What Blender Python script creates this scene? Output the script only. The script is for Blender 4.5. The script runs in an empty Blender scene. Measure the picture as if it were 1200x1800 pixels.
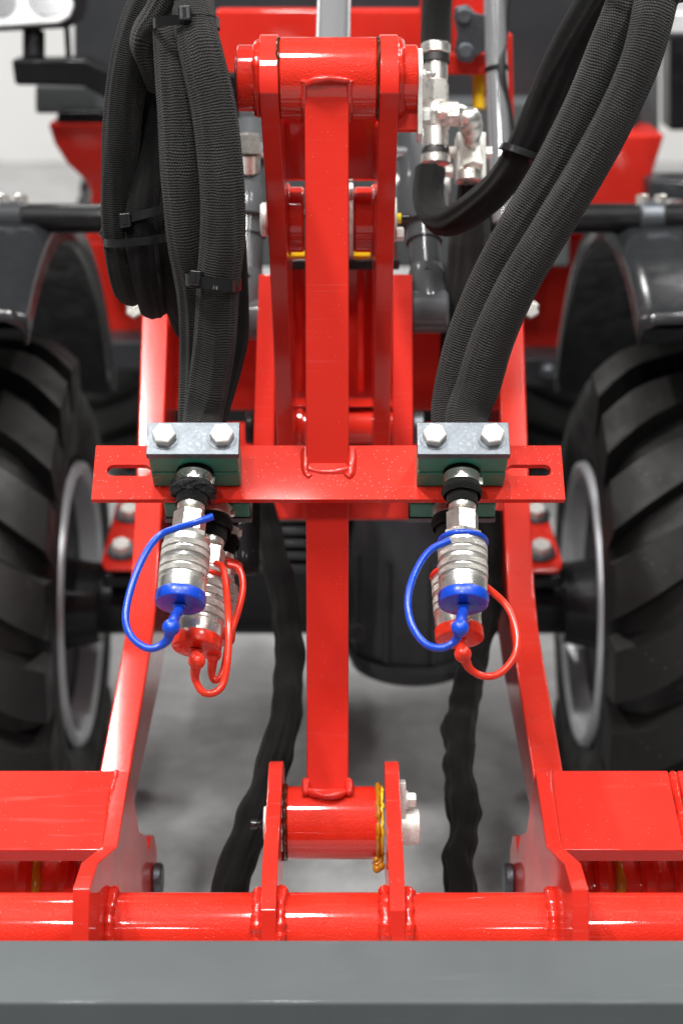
import bpy, math, random
from mathutils import Vector, Matrix, noise
random.seed(7)
rad = math.radians
V = Vector
scene = bpy.context.scene

# ------------------------------------------------------------------ camera
PITCH = rad(20.0)
CAM = V((0, 0, 1.42))
FPX = 3000.0                                   # focal length in pixels of a 1200 x 1800 frame
FWD = V((0, math.cos(PITCH), -math.sin(PITCH)))
UPV = V((0, math.sin(PITCH), math.cos(PITCH)))
RGT = V((1, 0, 0))
cd = bpy.data.cameras.new('camera')
cam = bpy.data.objects.new('camera', cd)
scene.collection.objects.link(cam)
cam.location = CAM
cam.rotation_euler = (math.pi / 2 - PITCH, 0, 0)
cd.sensor_fit = 'VERTICAL'; cd.sensor_height = 36.0; cd.sensor_width = 24.0
cd.lens = FPX / 1800 * 36
cd.clip_start = 0.05; cd.clip_end = 200
cd.dof.use_dof = True; cd.dof.focus_distance = 1.46; cd.dof.aperture_fstop = 5.0
scene.camera = cam

# ------------------------------------------------------------------ light
w = bpy.data.worlds.new('World'); scene.world = w; w.use_nodes = True
w.node_tree.nodes['Background'].inputs[0].default_value = (1.0, 0.99, 0.97, 1)
w.node_tree.nodes['Background'].inputs[1].default_value = 0.07

def area(name, loc, target, sx, sy, power, col=(1, 0.985, 0.96)):
    l = bpy.data.lights.new(name, 'AREA'); l.shape = 'RECTANGLE'; l.size = sx; l.size_y = sy
    l.energy = power; l.color = col
    o = bpy.data.objects.new(name, l); scene.collection.objects.link(o)
    o.location = loc
    o.rotation_euler = (V(target) - V(loc)).to_track_quat('-Z', 'Y').to_euler()
    return o
LAMPS = [(-1.07, -2.2, 5.4, 390), (1.06, -2.2, 5.4, 120), (-0.95, -5.2, 5.6, 60), (0.95, -5.2, 5.6, 50),
         (-3.4, -2.2, 5.4, 80), (3.4, -2.2, 5.4, 80), (-2.0, 0.9, 5.4, 620), (1.6, 0.9, 5.4, 330), (-0.2, 0.2, 5.4, 300),
         (-3.4, 3.4, 5.4, 160), (3.4, 3.4, 5.4, 160), (-1.14, 5.3, 5.4, 95), (-4.0, 7.4, 5.2, 780), (4.0, 7.4, 5.2, 520)]
for x, y, z, e in LAMPS:
    area('hall_lamp', (x, y, z), (x, y, 0), 0.20, 0.85, e * 0.38)

scene.view_settings.view_transform = 'Standard'
scene.view_settings.look = 'None'
scene.view_settings.exposure = 0.0
scene.view_settings.gamma = 1.0
scene.view_settings.use_curve_mapping = False
scene.render.engine = 'CYCLES'
scene.cycles.use_denoising = True
scene.cycles.max_bounces = 8
scene.cycles.sample_clamp_indirect = 8.0

# ------------------------------------------------------------------ helpers: space
def P(px, py, D):
    return CAM + FWD * D + RGT * ((px - 600) / FPX * D) + UPV * ((900 - py) / FPX * D)
def CD(r, u, t):                                # direction: right, up, toward the viewer
    return RGT * r + UPV * u - FWD * t
def X(px, D): return (px - 600) / FPX * D
def YZ(py, D):
    p = P(600, py, D); return V((0, p.y, p.z))
ex, ey, ez = V((1, 0, 0)), V((0, 1, 0)), V((0, 0, 1))

def cr(pts, per=8):                             # Catmull-Rom through the points
    pts = [V(p) for p in pts]
    q = [pts[0] * 2 - pts[1]] + pts + [pts[-1] * 2 - pts[-2]]
    out = []
    for i in range(1, len(q) - 2):
        a, b, c, d = q[i - 1], q[i], q[i + 1], q[i + 2]
        for k in range(per):
            t = k / per
            out.append(0.5 * ((2 * b) + (c - a) * t + (2 * a - 5 * b + 4 * c - d) * t * t + (3 * b - a - 3 * c + d) * t ** 3))
    out.append(pts[-1].copy())
    return out
def frame(d):
    d = d.normalized()
    a = ex if abs(d.x) < 0.8 else ez
    u = a.cross(d).normalized(); v = d.cross(u)
    return u, v, d

# ------------------------------------------------------------------ helpers: meshes
ROOT = {}
class MB:
    def __init__(s): s.v = []; s.f = []; s.uv = {}
    def add(s, vs, fs, uvs=None):
        o = len(s.v); s.v += [V(p) for p in vs]
        for k, f in enumerate(fs):
            s.f.append([i + o for i in f])
            if uvs: s.uv[len(s.f) - 1] = uvs[k]
        return s
    def prism(s, poly, ext):
        poly = [V(p) for p in poly]; n = len(poly); ext = V(ext)
        nrm = V((0, 0, 0))
        for i in range(n): nrm += poly[i].cross(poly[(i + 1) % n])
        if nrm.dot(ext) > 0: poly.reverse()
        vs = poly + [p + ext for p in poly]
        fs = [list(range(n)), list(range(2 * n - 1, n - 1, -1))]
        fs += [[(i + 1) % n, i, n + i, n + (i + 1) % n] for i in range(n)]
        return s.add(vs, fs)
    def plate(s, prof, x0, x1, shear=0):        # profile of (py, D), extruded along X; shear moves the lower end sideways
        y0, y1 = min(p[0] for p in prof), max(p[0] for p in prof)
        pl = [YZ(*p) + ex * (x0 + shear * (p[0] - y0) / (y1 - y0)) for p in prof]
        return s.prism(pl, ex * (x1 - x0))
    def box(s, c, a, b, d, ha, hb, hd):
        c = V(c); a = V(a).normalized() * ha; b = V(b).normalized() * hb; d = V(d).normalized() * hd
        return s.prism([c - a - b - d, c + a - b - d, c + a + b - d, c - a + b - d], d * 2)
    def quad(s, pts, ext): return s.prism(pts, ext)
    def lathe(s, o, d, prof, n=32, caps=True):
        u, v, d = frame(V(d)); o = V(o); rings = []; vs = []; L = [0]
        for k in range(1, len(prof)): L.append(L[-1] + math.hypot(prof[k][0] - prof[k - 1][0], prof[k][1] - prof[k - 1][1]))
        rm = max(r for t, r in prof)
        for t, r in prof:
            if r <= 1e-7: rings.append([len(vs)]); vs.append(o + d * t)
            else:
                rings.append(list(range(len(vs), len(vs) + n)))
                for i in range(n):
                    a = 2 * math.pi * i / n
                    vs.append(o + d * t + (u * math.cos(a) + v * math.sin(a)) * r)
        fs = []; uvs = []
        for k in range(len(rings) - 1):
            A, B = rings[k], rings[k + 1]
            for i in range(n):
                j = (i + 1) % n
                u0, u1 = 2 * math.pi * rm * i / n, 2 * math.pi * rm * (i + 1) / n
                if len(A) == 1 and len(B) == 1: continue
                if len(A) == 1: fs.append([A[0], B[j], B[i]]); uvs.append([(u0, L[k]), (u1, L[k + 1]), (u0, L[k + 1])])
                elif len(B) == 1: fs.append([A[i], A[j], B[0]]); uvs.append([(u0, L[k]), (u1, L[k]), (u0, L[k + 1])])
                else: fs.append([A[i], A[j], B[j], B[i]]); uvs.append([(u0, L[k]), (u1, L[k]), (u1, L[k + 1]), (u0, L[k + 1])])
        if caps and len(rings[0]) > 1: fs.append(rings[0][::-1]); uvs.append([(0, 0)] * n)
        if caps and len(rings[-1]) > 1: fs.append(rings[-1]); uvs.append([(0, 0)] * n)
        return s.add(vs, fs, uvs)
    def cyl(s, a, b, r, n=32, r2=None, ch=0):
        a, b = V(a), V(b); L = (b - a).length; r2 = r if r2 is None else r2
        if ch: return s.lathe(a, b - a, [(0, 0), (0, r - ch), (ch, r), (L - ch, r2), (L, r2 - ch), (L, 0)], n)
        return s.lathe(a, b - a, [(0, r), (L, r2)], n)
    def tube(s, path, r, n=16, caps=True, rough=0, nf=40, squash=1.0, sqdir=None, fold=0, seed=0):
        path = [V(p) for p in path]; m = len(path)
        T = [(path[min(i + 1, m - 1)] - path[max(i - 1, 0)]).normalized() for i in range(m)]
        u = frame(T[0])[0]
        if sqdir is not None: u = (V(sqdir) - T[0] * V(sqdir).dot(T[0])).normalized()
        vs = []; fs = []; uvs = []; L = 0
        for i in range(m):
            u = (u - T[i] * u.dot(T[i])).normalized(); v = T[i].cross(u)
            rr = r(i / (m - 1)) if callable(r) else r
            for k in range(n):
                a = 2 * math.pi * k / n
                q = u * math.cos(a) * squash + v * math.sin(a)
                x = rr
                if rough: x = rr * (1 + rough * noise.noise((path[i] + q * rr) * nf))
                if fold:
                    g = V((math.cos(a) * 1.9, math.sin(a) * 1.9, i * 0.022 + seed))
                    x *= 1 + fold * (0.6 - 2.2 * abs(noise.noise(g)))
                vs.append(path[i] + q * x)
        LL = [0]
        for i in range(1, m): LL.append(LL[-1] + (path[i] - path[i - 1]).length)
        r0 = r(0.5) if callable(r) else r
        for i in range(m - 1):
            for k in range(n):
                j = (k + 1) % n
                fs.append([i * n + k, i * n + j, (i + 1) * n + j, (i + 1) * n + k])
                a0, a1 = 2 * math.pi * r0 * k / n, 2 * math.pi * r0 * (k + 1) / n
                uvs.append([(a0, LL[i]), (a1, LL[i]), (a1, LL[i + 1]), (a0, LL[i + 1])])
        if caps:
            fs.append(list(range(n))[::-1]); uvs.append([(0, 0)] * n)
            fs.append(list(range((m - 1) * n, m * n))); uvs.append([(0, 0)] * n)
        return s.add(vs, fs, uvs)
    def ball(s, c, r, d=ez, n=20, k=10, sx=1.0):
        return s.lathe(c, d, [(-r * sx * math.cos(math.pi * i / k), r * math.sin(math.pi * i / k) if 0 < i < k else 0) for i in range(k + 1)], n)
    def hexa(s, o, d, af, h, rot=0, ch=0.0012):
        u, v, d = frame(V(d)); o = V(o); R = af / math.sqrt(3)
        n = 6; vs = []
        for t, rr in ((0, R), (h - ch, R), (h, R - ch * 1.3)):
            for i in range(n):
                a = rot + math.pi / 3 * i
                vs.append(o + d * t + (u * math.cos(a) + v * math.sin(a)) * rr)
        fs = [[5, 4, 3, 2, 1, 0], list(range(12, 18))]
        for k in (0, 1):
            for i in range(6):
                j = (i + 1) % 6; fs.append([k * 6 + i, k * 6 + j, k * 6 + 6 + j, k * 6 + 6 + i])
        return s.add(vs, fs)
    def mesh(s, name, mat, base=V((0, 0, 0)), ang=38):
        me = bpy.data.meshes.new(name)
        me.from_pydata([p - base for p in s.v], [], s.f)
        uvl = me.uv_layers.new(name='UVMap')
        for p in me.polygons:
            q = s.uv.get(p.index)
            if q:
                for li, c in zip(p.loop_indices, q): uvl.data[li].uv = c
        me.validate(); me.update()
        if ang > 0:
            for p in me.polygons: p.use_smooth = True
            me.set_sharp_from_angle(angle=rad(ang))
        me.materials.append(M[mat] if isinstance(mat, str) else mat)
        return me
    def build(s, name, mat, parent=None, bevel=0, seg=2, ang=38, label=None, cat=None, group=None, kind=None):
        if parent is not None: base = ROOT[parent.name]
        else:
            lo = V([min(p[k] for p in s.v) for k in range(3)]); hi = V([max(p[k] for p in s.v) for k in range(3)])
            base = V(((lo.x + hi.x) / 2, (lo.y + hi.y) / 2, lo.z))
        o = bpy.data.objects.new(name, s.mesh(name, mat, base, ang))
        scene.collection.objects.link(o)
        if parent is not None: o.parent = parent
        else: o.location = base
        ROOT[o.name] = base
        if bevel:
            b = o.modifiers.new('bevel', 'BEVEL'); b.width = bevel; b.segments = seg; b.limit_method = 'ANGLE'
            b.angle_limit = rad(40); b.harden_normals = True; b.use_clamp_overlap = True
        if label: o['label'] = label
        if cat: o['category'] = cat
        if group: o['group'] = group
        if kind: o['kind'] = kind
        return o
def thing(name, label, cat, loc, group=None):
    o = bpy.data.objects.new(name, None); scene.collection.objects.link(o)
    o.location = V(loc); o.empty_display_size = 0.05
    o['label'] = label; o['category'] = cat
    if group: o['group'] = group
    ROOT[o.name] = V(loc); return o
def place(name, me, mw, parent):                # a copy of a shared mesh at a world matrix, under its parent
    o = bpy.data.objects.new(name, me); scene.collection.objects.link(o)
    o.parent = parent
    pw = WM.get(parent.name, Matrix.Translation(ROOT[parent.name]))
    o.matrix_local = pw.inverted() @ mw
    WM[o.name] = mw.copy(); ROOT[o.name] = mw.translation.copy()
    return o
WM = {}
def text_part(name, body, size, mat, mw, parent, extrude=0.0002):
    cu_ = bpy.data.curves.new(name, 'FONT'); cu_.body = body; cu_.size = size; cu_.extrude = extrude
    cu_.align_x = 'CENTER'; cu_.align_y = 'CENTER'
    tmp = bpy.data.objects.new(name, cu_); scene.collection.objects.link(tmp)
    me = bpy.data.meshes.new_from_object(tmp.evaluated_get(bpy.context.evaluated_depsgraph_get()))
    bpy.data.objects.remove(tmp); me.materials.clear(); me.materials.append(M[mat])
    return place(name, me, mw, parent)
def weld(parent, pts, r, mat='red', per=10, n=10, squash=1.0, name='weld_bead'):
    path = cr(pts, per)
    k = random.random() * 50
    f = lambda t: r * (0.72 + 0.05 * math.sin(t * len(path) * 2.1) + 0.34 * noise.noise(V((t * len(pts) * 0.5 + k, 0, k)))) * (0.6 if t in (0, 1) else 1)
    return MB().tube(path, f, n, True, rough=0.16, nf=150, squash=squash).build(name, mat, parent, ang=60)

# ------------------------------------------------------------------ materials
M = {}
class NT:
    def __init__(s, name):
        s.m = bpy.data.materials.new(name); s.m.use_nodes = True; M[name] = s.m
        s.t = s.m.node_tree; s.b = s.t.nodes['Principled BSDF']
    def n(s, typ, **kw):
        q = s.t.nodes.new(typ)
        for k, v in kw.items(): setattr(q, k, v)
        return q
    def l(s, a, b): s.t.links.new(a, b)
    def set(s, **kw):
        for k, v in kw.items(): s.b.inputs[k.replace('_', ' ')].default_value = v
        return s
    def coord(s, which='Object'):
        if not hasattr(s, 'tc'): s.tc = s.n('ShaderNodeTexCoord')
        return s.tc.outputs[which]
    def noise(s, scale, detail=3, rough=0.55, which='Object'):
        q = s.n('ShaderNodeTexNoise'); q.inputs['Scale'].default_value = scale
        q.inputs['Detail'].default_value = detail; q.inputs['Roughness'].default_value = rough
        s.l(s.coord(which), q.inputs['Vector']); return q.outputs['Fac']
    def ramp(s, fac, stops):
        q = s.n('ShaderNodeValToRGB'); e = q.color_ramp.elements
        while len(e) < len(stops): e.new(0.5)
        for i, (p, c) in enumerate(stops):
            e[i].position = p; e[i].color = (c[0], c[1], c[2], 1) if isinstance(c, (tuple, list)) else (c, c, c, 1)
        s.l(fac, q.inputs[0]); return q.outputs[0]
    def math(s, op, a, b=None):
        q = s.n('ShaderNodeMath', operation=op)
        for i, x in enumerate((a, b)):
            if x is None: continue
            if isinstance(x, (int, float)): q.inputs[i].default_value = x
            else: s.l(x, q.inputs[i])
        return q.outputs[0]
    def mix(s, fac, a, b):
        q = s.n('ShaderNodeMix', data_type='RGBA')
        for k, x in (('Factor', fac), ('A', a), ('B', b)):
            i = q.inputs[k] if k == 'Factor' else [z for z in q.inputs if z.name == k and z.type == 'RGBA'][0]
            if isinstance(x, (int, float)): i.default_value = x
            elif isinstance(x, (tuple, list)): i.default_value = (*x[:3], 1)
            else: s.l(x, i)
        return [z for z in q.outputs if z.type == 'RGBA'][0]
    def bump(s, h, strength, dist):
        q = s.n('ShaderNodeBump'); q.inputs['Strength'].default_value = strength; q.inputs['Distance'].default_value = dist
        s.l(h, q.inputs['Height']); s.l(q.outputs[0], s.b.inputs['Normal']); return q
    def specks(s, scale, size, gate):           # sparse tiny dust grains
        v = s.n('ShaderNodeTexVoronoi'); v.inputs['Scale'].default_value = scale
        s.l(s.coord(), v.inputs['Vector'])
        d = s.math('LESS_THAN', v.outputs['Distance'], size)
        sep = s.n('ShaderNodeSeparateColor'); s.l(v.outputs['Color'], sep.inputs[0])
        g = s.math('LESS_THAN', sep.outputs[0], gate)
        return s.math('MULTIPLY', d, g)

def paint(name, col, dark, rough, dust=(0.8, 0.75, 0.72), gate=0.05, coat=0.6, peel=0.10, wave=0.25, spk=0.4, streak=(14, 160, 420)):
    t = NT(name)
    c = t.ramp(t.noise(9, 4), [(0.3, dark), (0.65, col)])
    sp = t.specks(620, 0.17, gate)
    mp = t.n('ShaderNodeMapping'); mp.inputs['Scale'].default_value = streak; t.l(t.coord(), mp.inputs['Vector'])
    sn = t.n('ShaderNodeTexNoise'); sn.inputs['Scale'].default_value = 1.0; sn.inputs['Detail'].default_value = 2; t.l(mp.outputs[0], sn.inputs['Vector'])
    scr = t.math('MULTIPLY', t.ramp(sn.outputs['Fac'], [(0.60, 0.0), (0.72, 1.0)]), t.ramp(t.noise(7, 3), [(0.45, 0.0), (0.7, 1.0)]))
    c = t.mix(t.math('MULTIPLY', scr, 0.045), c, dust)
    t.l(t.mix(t.math('MULTIPLY', sp, spk), c, dust), t.b.inputs['Base Color'])
    r = t.n('ShaderNodeMapRange'); r.inputs['To Min'].default_value = rough * 0.7; r.inputs['To Max'].default_value = rough * 1.6
    t.l(t.noise(14, 5), r.inputs['Value'])
    t.l(r.outputs[0], t.b.inputs['Roughness'])
    t.set(Coat_Weight=coat, Coat_Roughness=0.06, Specular_IOR_Level=0.10)
    h = t.math('ADD', t.math('MULTIPLY', t.noise(620, 2), peel), t.math('MULTIPLY', t.noise(70, 3), wave))
    b = t.bump(h, 0.35, 0.0012)
    return t
paint('red', (0.65, 0.027, 0.016), (0.60, 0.021, 0.012), 0.42, gate=0.03)
paint('red_dusty', (0.66, 0.029, 0.014), (0.60, 0.019, 0.009), 0.42, gate=0.16, spk=0.75, coat=0.25)
paint('red_textured', (0.66, 0.029, 0.014), (0.60, 0.018, 0.008), 0.26, gate=0.03, peel=1.9, wave=0.9, coat=1.0)
paint('red_weld', (0.62, 0.026, 0.013), (0.52, 0.018, 0.009), 0.16, peel=0.2, wave=0.8, coat=0.9)
paint('grey_paint', (0.098, 0.108, 0.111), (0.085, 0.094, 0.098), 0.40, gate=0.01, coat=0.1, peel=0.16, spk=0.2)
paint('dark_grey_paint', (0.042, 0.044, 0.048), (0.034, 0.036, 0.040), 0.33, gate=0.05, coat=0.2)
paint('black_paint', (0.012, 0.012, 0.013), (0.008, 0.008, 0.009), 0.33, gate=0.06, coat=0.2)
paint('cylinder_grey', (0.085, 0.09, 0.097), (0.07, 0.075, 0.08), 0.25, gate=0.04, coat=0.5)
paint('yellow_paint', (0.75, 0.45, 0.01), (0.65, 0.36, 0.01), 0.4)

t = NT('zinc'); t.set(Metallic=0.85)
v = t.n('ShaderNodeTexVoronoi'); v.inputs['Scale'].default_value = 420; t.l(t.coord(), v.inputs['Vector'])
sep = t.n('ShaderNodeSeparateColor'); t.l(v.outputs['Color'], sep.inputs[0])
base = t.ramp(sep.outputs[0], [(0.0, (0.105, 0.117, 0.130)), (0.85, (0.125, 0.138, 0.152)), (1.0, (0.155, 0.17, 0.185))])
t.l(base, t.b.inputs['Base Color'])
t.l(t.ramp(t.noise(60, 5), [(0.3, 0.36), (0.7, 0.52)]), t.b.inputs['Roughness'])
t.bump(t.noise(500, 3), 0.12, 0.0008)

t = NT('bolt_zinc'); t.set(Metallic=0.35)
t.l(t.ramp(t.noise(300, 5), [(0.3, (0.62, 0.62, 0.58)), (0.6, (0.80, 0.80, 0.76))]), t.b.inputs['Base Color'])
t.l(t.ramp(t.noise(90, 4), [(0.3, 0.35), (0.7, 0.55)]), t.b.inputs['Roughness'])
t.bump(t.noise(700, 4), 0.25, 0.0006)

t = NT('nickel'); t.set(Metallic=0.88)
t.l(t.ramp(t.noise(40, 4), [(0.3, (0.72, 0.70, 0.65)), (0.7, (0.86, 0.84, 0.79))]), t.b.inputs['Base Color'])
t.l(t.ramp(t.noise(120, 5), [(0.3, 0.24), (0.7, 0.36)]), t.b.inputs['Roughness'])
t.bump(t.noise(160, 3), 0.03, 0.0005)

t = NT('knurl'); t.set(Metallic=0.75)
sx = t.n('ShaderNodeSeparateXYZ'); t.l(t.coord('UV'), sx.inputs[0])
k = 2 * math.pi / 0.0022
a = t.math('SINE', t.math('MULTIPLY', t.math('ADD', sx.outputs[0], sx.outputs[1]), k))
b = t.math('SINE', t.math('MULTIPLY', t.math('SUBTRACT', sx.outputs[0], sx.outputs[1]), k))
hk = t.math('ABSOLUTE', t.math('MULTIPLY', a, b))
t.l(t.ramp(hk, [(0.05, (0.36, 0.35, 0.31)), (0.5, (0.84, 0.83, 0.78))]), t.b.inputs['Base Color'])
t.set(Roughness=0.36); t.bump(hk, 0.8, 0.0006)

t = NT('chrome'); t.set(Metallic=0.82, Roughness=0.09, Base_Color=(0.83, 0.85, 0.88, 1))

def plastic(name, col, rough, sss=0.0, var=0.85):
    t = NT(name)
    t.l(t.ramp(t.noise(60, 4), [(0.3, tuple(c * var for c in col)), (0.7, col)]), t.b.inputs['Base Color'])
    t.l(t.ramp(t.noise(35, 4), [(0.3, rough * 0.7), (0.7, rough * 1.35)]), t.b.inputs['Roughness'])
    t.bump(t.noise(240, 3), 0.08, 0.0008)
    if sss: t.set(Subsurface_Weight=sss, Subsurface_Radius=(0.004, 0.002, 0.001), Subsurface_Scale=1.0)
    return t
plastic('blue_plastic', (0.006, 0.062, 0.52), 0.26)
plastic('red_plastic', (0.76, 0.034, 0.013), 0.26)
plastic('green_plastic', (0.024, 0.220, 0.145), 0.32)
plastic('tie_plastic', (0.013, 0.013, 0.014), 0.22)
plastic('fender_plastic', (0.020, 0.0215, 0.0235), 0.16)
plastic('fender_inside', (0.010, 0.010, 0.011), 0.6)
plastic('lamp_white', (0.75, 0.76, 0.77), 0.2)
plastic('grease_dark', (0.06, 0.015, 0.004), 0.15)
plastic('grease', (0.42, 0.17, 0.008), 0.10)
plastic('grease_yellow', (0.80, 0.58, 0.02), 0.12)
plastic('mark_grey', (0.30, 0.30, 0.29), 0.6)
plastic('mark_dim', (0.11, 0.11, 0.11), 0.6)
plastic('mark_red', (0.75, 0.03, 0.03), 0.5)

def fabric(name, lo, hi, pitch, sheen=0.25, bump=0.9):
    t = NT(name)
    s = t.n('ShaderNodeSeparateXYZ'); t.l(t.coord('UV'), s.inputs[0])
    k = 2 * math.pi / pitch
    wob = t.math('MULTIPLY', t.math('SUBTRACT', t.noise(38, 4), 0.5), 0.0065)
    vv = t.math('ADD', s.outputs[1], wob)
    row = t.math('SINE', t.math('MULTIPLY', vv, k))
    par = t.math('MULTIPLY', t.math('FLOOR', t.math('MULTIPLY', vv, 1 / pitch)), math.pi)
    col = t.math('SINE', t.math('ADD', t.math('MULTIPLY', s.outputs[0], k * 0.95), par))
    h = t.math('ADD', t.math('MULTIPLY', row, 0.62), t.math('MULTIPLY', col, 0.38))
    h01 = t.math('ADD', t.math('MULTIPLY', h, 0.5), 0.5)
    c = t.ramp(h01, [(0.25, lo), (0.62, tuple((x * 0.45 + y * 0.55) for x, y in zip(lo, hi))), (0.95, hi)])
    patch = t.ramp(t.noise(26, 5), [(0.3, 0.5), (0.72, 1.0)])
    m = t.n('ShaderNodeMix', data_type='RGBA', blend_type='MULTIPLY'); m.inputs['Factor'].default_value = 1
    A = [z for z in m.inputs if z.name == 'A' and z.type == 'RGBA'][0]; B = [z for z in m.inputs if z.name == 'B' and z.type == 'RGBA'][0]
    t.l(c, A); t.l(patch, B)
    lint = t.specks(420, 0.10, 0.04)
    t.l(t.mix(t.math('MULTIPLY', lint, 0.6), [z for z in m.outputs if z.type == 'RGBA'][0], (0.35, 0.34, 0.32)), t.b.inputs['Base Color'])
    t.set(Roughness=0.75, Sheen_Weight=sheen * 0.35, Sheen_Roughness=0.5, Specular_IOR_Level=0.12)
    fold = t.math('MULTIPLY', t.noise(30, 3), 1.2)
    t.bump(t.math('ADD', h01, fold), bump, 0.0011)
    return t
fabric('sleeve', (0.0008, 0.0008, 0.0008), (0.064, 0.063, 0.060), 0.0022)
fabric('sleeve_fine', (0.0018, 0.0018, 0.0018), (0.011, 0.011, 0.0108), 0.0014, sheen=0.15, bump=0.5)
fabric('sleeve_left', (0.0018, 0.0018, 0.0018), (0.021, 0.021, 0.020), 0.0018, sheen=0.2, bump=0.7)
plastic('rubber_hose', (0.008, 0.008, 0.008), 0.5)
plastic('fuzz', (0.016, 0.016, 0.017), 0.9)

t = NT('rubber')
c = t.ramp(t.noise(7, 5, 0.6), [(0.3, (0.005, 0.005, 0.005)), (0.7, (0.011, 0.0107, 0.0103))])
t.l(t.mix(t.math('MULTIPLY', t.specks(120, 0.14, 0.12), 0.35), c, (0.22, 0.20, 0.17)), t.b.inputs['Base Color'])
t.l(t.ramp(t.noise(18, 5), [(0.3, 0.42), (0.7, 0.7)]), t.b.inputs['Roughness']); t.set(Specular_IOR_Level=0.3)
t.bump(t.noise(120, 4), 0.25, 0.002)

t = NT('rim_paint'); t.set(Metallic=0.3)
t.l(t.ramp(t.noise(12, 4), [(0.3, (0.48, 0.50, 0.53)), (0.7, (0.62, 0.64, 0.67))]), t.b.inputs['Base Color']); t.set(Roughness=0.35)

t = NT('floor_carpet')
f1 = t.noise(3.5, 6, 0.65); f2 = t.noise(260, 3, 0.7)
c = t.ramp(f1, [(0.3, (0.34, 0.34, 0.342)), (0.7, (0.54, 0.54, 0.54))])
c2 = t.ramp(t.math('ADD', t.math('MULTIPLY', f2, 0.4), t.math('MULTIPLY', t.noise(30, 4, 0.7), 0.6)), [(0.34, 0.66), (0.66, 1.0)])
m = t.n('ShaderNodeMix', data_type='RGBA', blend_type='MULTIPLY'); m.inputs['Factor'].default_value = 1
t.l(c, [z for z in m.inputs if z.name == 'A' and z.type == 'RGBA'][0]); t.l(c2, [z for z in m.inputs if z.name == 'B' and z.type == 'RGBA'][0])
t.l([z for z in m.outputs if z.type == 'RGBA'][0], t.b.inputs['Base Color']); t.set(Roughness=0.85)
t.bump(f2, 0.5, 0.004)
t = NT('wall_white'); t.l(t.ramp(t.noise(0.6, 3), [(0.3, (0.78, 0.78, 0.77)), (0.7, (0.84, 0.84, 0.83))]), t.b.inputs['Base Color']); t.set(Roughness=0.6)

# ------------------------------------------------------------------ setting
MB().prism([V((-14, -4, 0)), V((14, -4, 0)), V((14, 9.6, 0)), V((-14, 9.6, 0))], ez * -0.05).build('floor', 'floor_carpet', kind='structure')
MB().prism([V((-14, 9.6, -0.05)), V((14, 9.6, -0.05)), V((14, 9.6, 4.0)), V((-14, 9.6, 4.0))], ey * 0.15).build('wall', 'wall_white', kind='structure')

CX = -0.0126                                    # the machine's centre line

# ------------------------------------------------------------------ centre link with hose bracket
link = thing('tilt_link', 'long red flat bar linking upper and lower pins with hose bracket welded across', 'link bar', P(577, 1445, 1.56))
prof = [(146, 1.459), (300, 1.473), (600, 1.490), (820, 1.505), (1050, 1.532), (1200, 1.549), (1245, 1.553), (1290, 1.5535), (1395, 1.548)]
back = [(p, d + 0.022) for p, d in prof[::-1]]
MB().plate(prof + back, CX - 0.0190, CX + 0.0190).build('bar', 'red', link, bevel=0.0018, ang=25)
def boss(c, r, x0, x1, mat, name, parent, ch=0.002, n=56):
    c = V(c); return MB().cyl(V((x0, c.y, c.z)), V((x1, c.y, c.z)), r, n, ch=ch).build(name, mat, parent)
cu = YZ(138, 1.488); cl = YZ(1446, 1.556)
boss(cu, 0.0350, X(489, 1.46), X(664, 1.46), 'red_textured', 'upper_boss', link)
boss(cl, 0.0330, X(502, 1.53), X(667, 1.53), 'red_textured', 'lower_boss', link)
# weld where the bar meets the bosses
for s in (-1, 1):
    x = CX + s * 0.0195
    weld(link, [V((x, 0, 0)) + YZ(q, d) for q, d in ((139, 1.4545), (165, 1.461), (190, 1.470), (212, 1.490))], 0.0045, 'red_weld')
    weld(link, [V((x, 0, 0)) + YZ(q, d) for q, d in ((1372, 1.552), (1385, 1.543), (1396, 1.533))], 0.0056, 'red_weld')
weld(link, [P(537, 148, 1.456), P(556, 141, 1.452), P(580, 138, 1.451), P(614, 142, 1.453)], 0.0042, 'red_weld')
weld(link, [P(541, 1392, 1.540), P(560, 1398, 1.532), P(580, 1399, 1.530), P(598, 1396, 1.532), P(612, 1391, 1.540)], 0.0046, 'red_weld')
# bracket plate, tilted towards the viewer
TA = rad(30)
bn = CD(0, math.sin(TA), math.cos(TA)); bd = CD(0, -math.cos(TA), math.sin(TA))
bc = P(577, 830, 1.5)
BL, BW, BT = 0.2060, 0.0277, 0.0060
def BP(x, d, h): return bc + ex * x + bd * d + bn * h       # along, down the slope, above the face
# outline with two slots, bridged into faces by strips
def slot_plate():
    m = MB(); sl = [(-BL + 0.0115, -BL + 0.0500), (BL - 0.0495, BL - 0.0105)]; r = 0.0058; yc = -0.002
    def rect(x0, x1, d0, d1): m.prism([BP(x0, d0, -BT), BP(x1, d0, -BT), BP(x1, d1, -BT), BP(x0, d1, -BT)], bn * BT)
    vs = []; N = 10
    outer = []
    # build as one surface: columns left of slot, slot zone, middle, slot zone, right
    def ring(x0, x1):
        a = [(x0 + r - r * math.cos(t), yc - r * math.sin(t)) for t in [math.pi / 2 * (k / N) for k in range(N + 1)]]
        top = a + [(x1 - r + r * math.sin(t), yc - r * math.cos(t)) for t in [math.pi / 2 * (k / N) for k in range(N + 1)]]
        return top
    for side in (0, 1):                          # upper half outline, lower half outline
        sg = 1 if side == 0 else -1
        pts = []
        for x0, x1 in sl:
            for (x, d) in ring(x0, x1): pts.append((x, yc + (d - yc) * sg))
        edge = -BW if side == 0 else BW
        poly = [(-BL, yc)] + pts + [(BL, yc), (BL, edge), (-BL, edge)]
        m.prism([BP(x, d, -BT) for x, d in poly], bn * BT)
    return m
slot_plate().build('bracket_plate', 'red_dusty', link)
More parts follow.
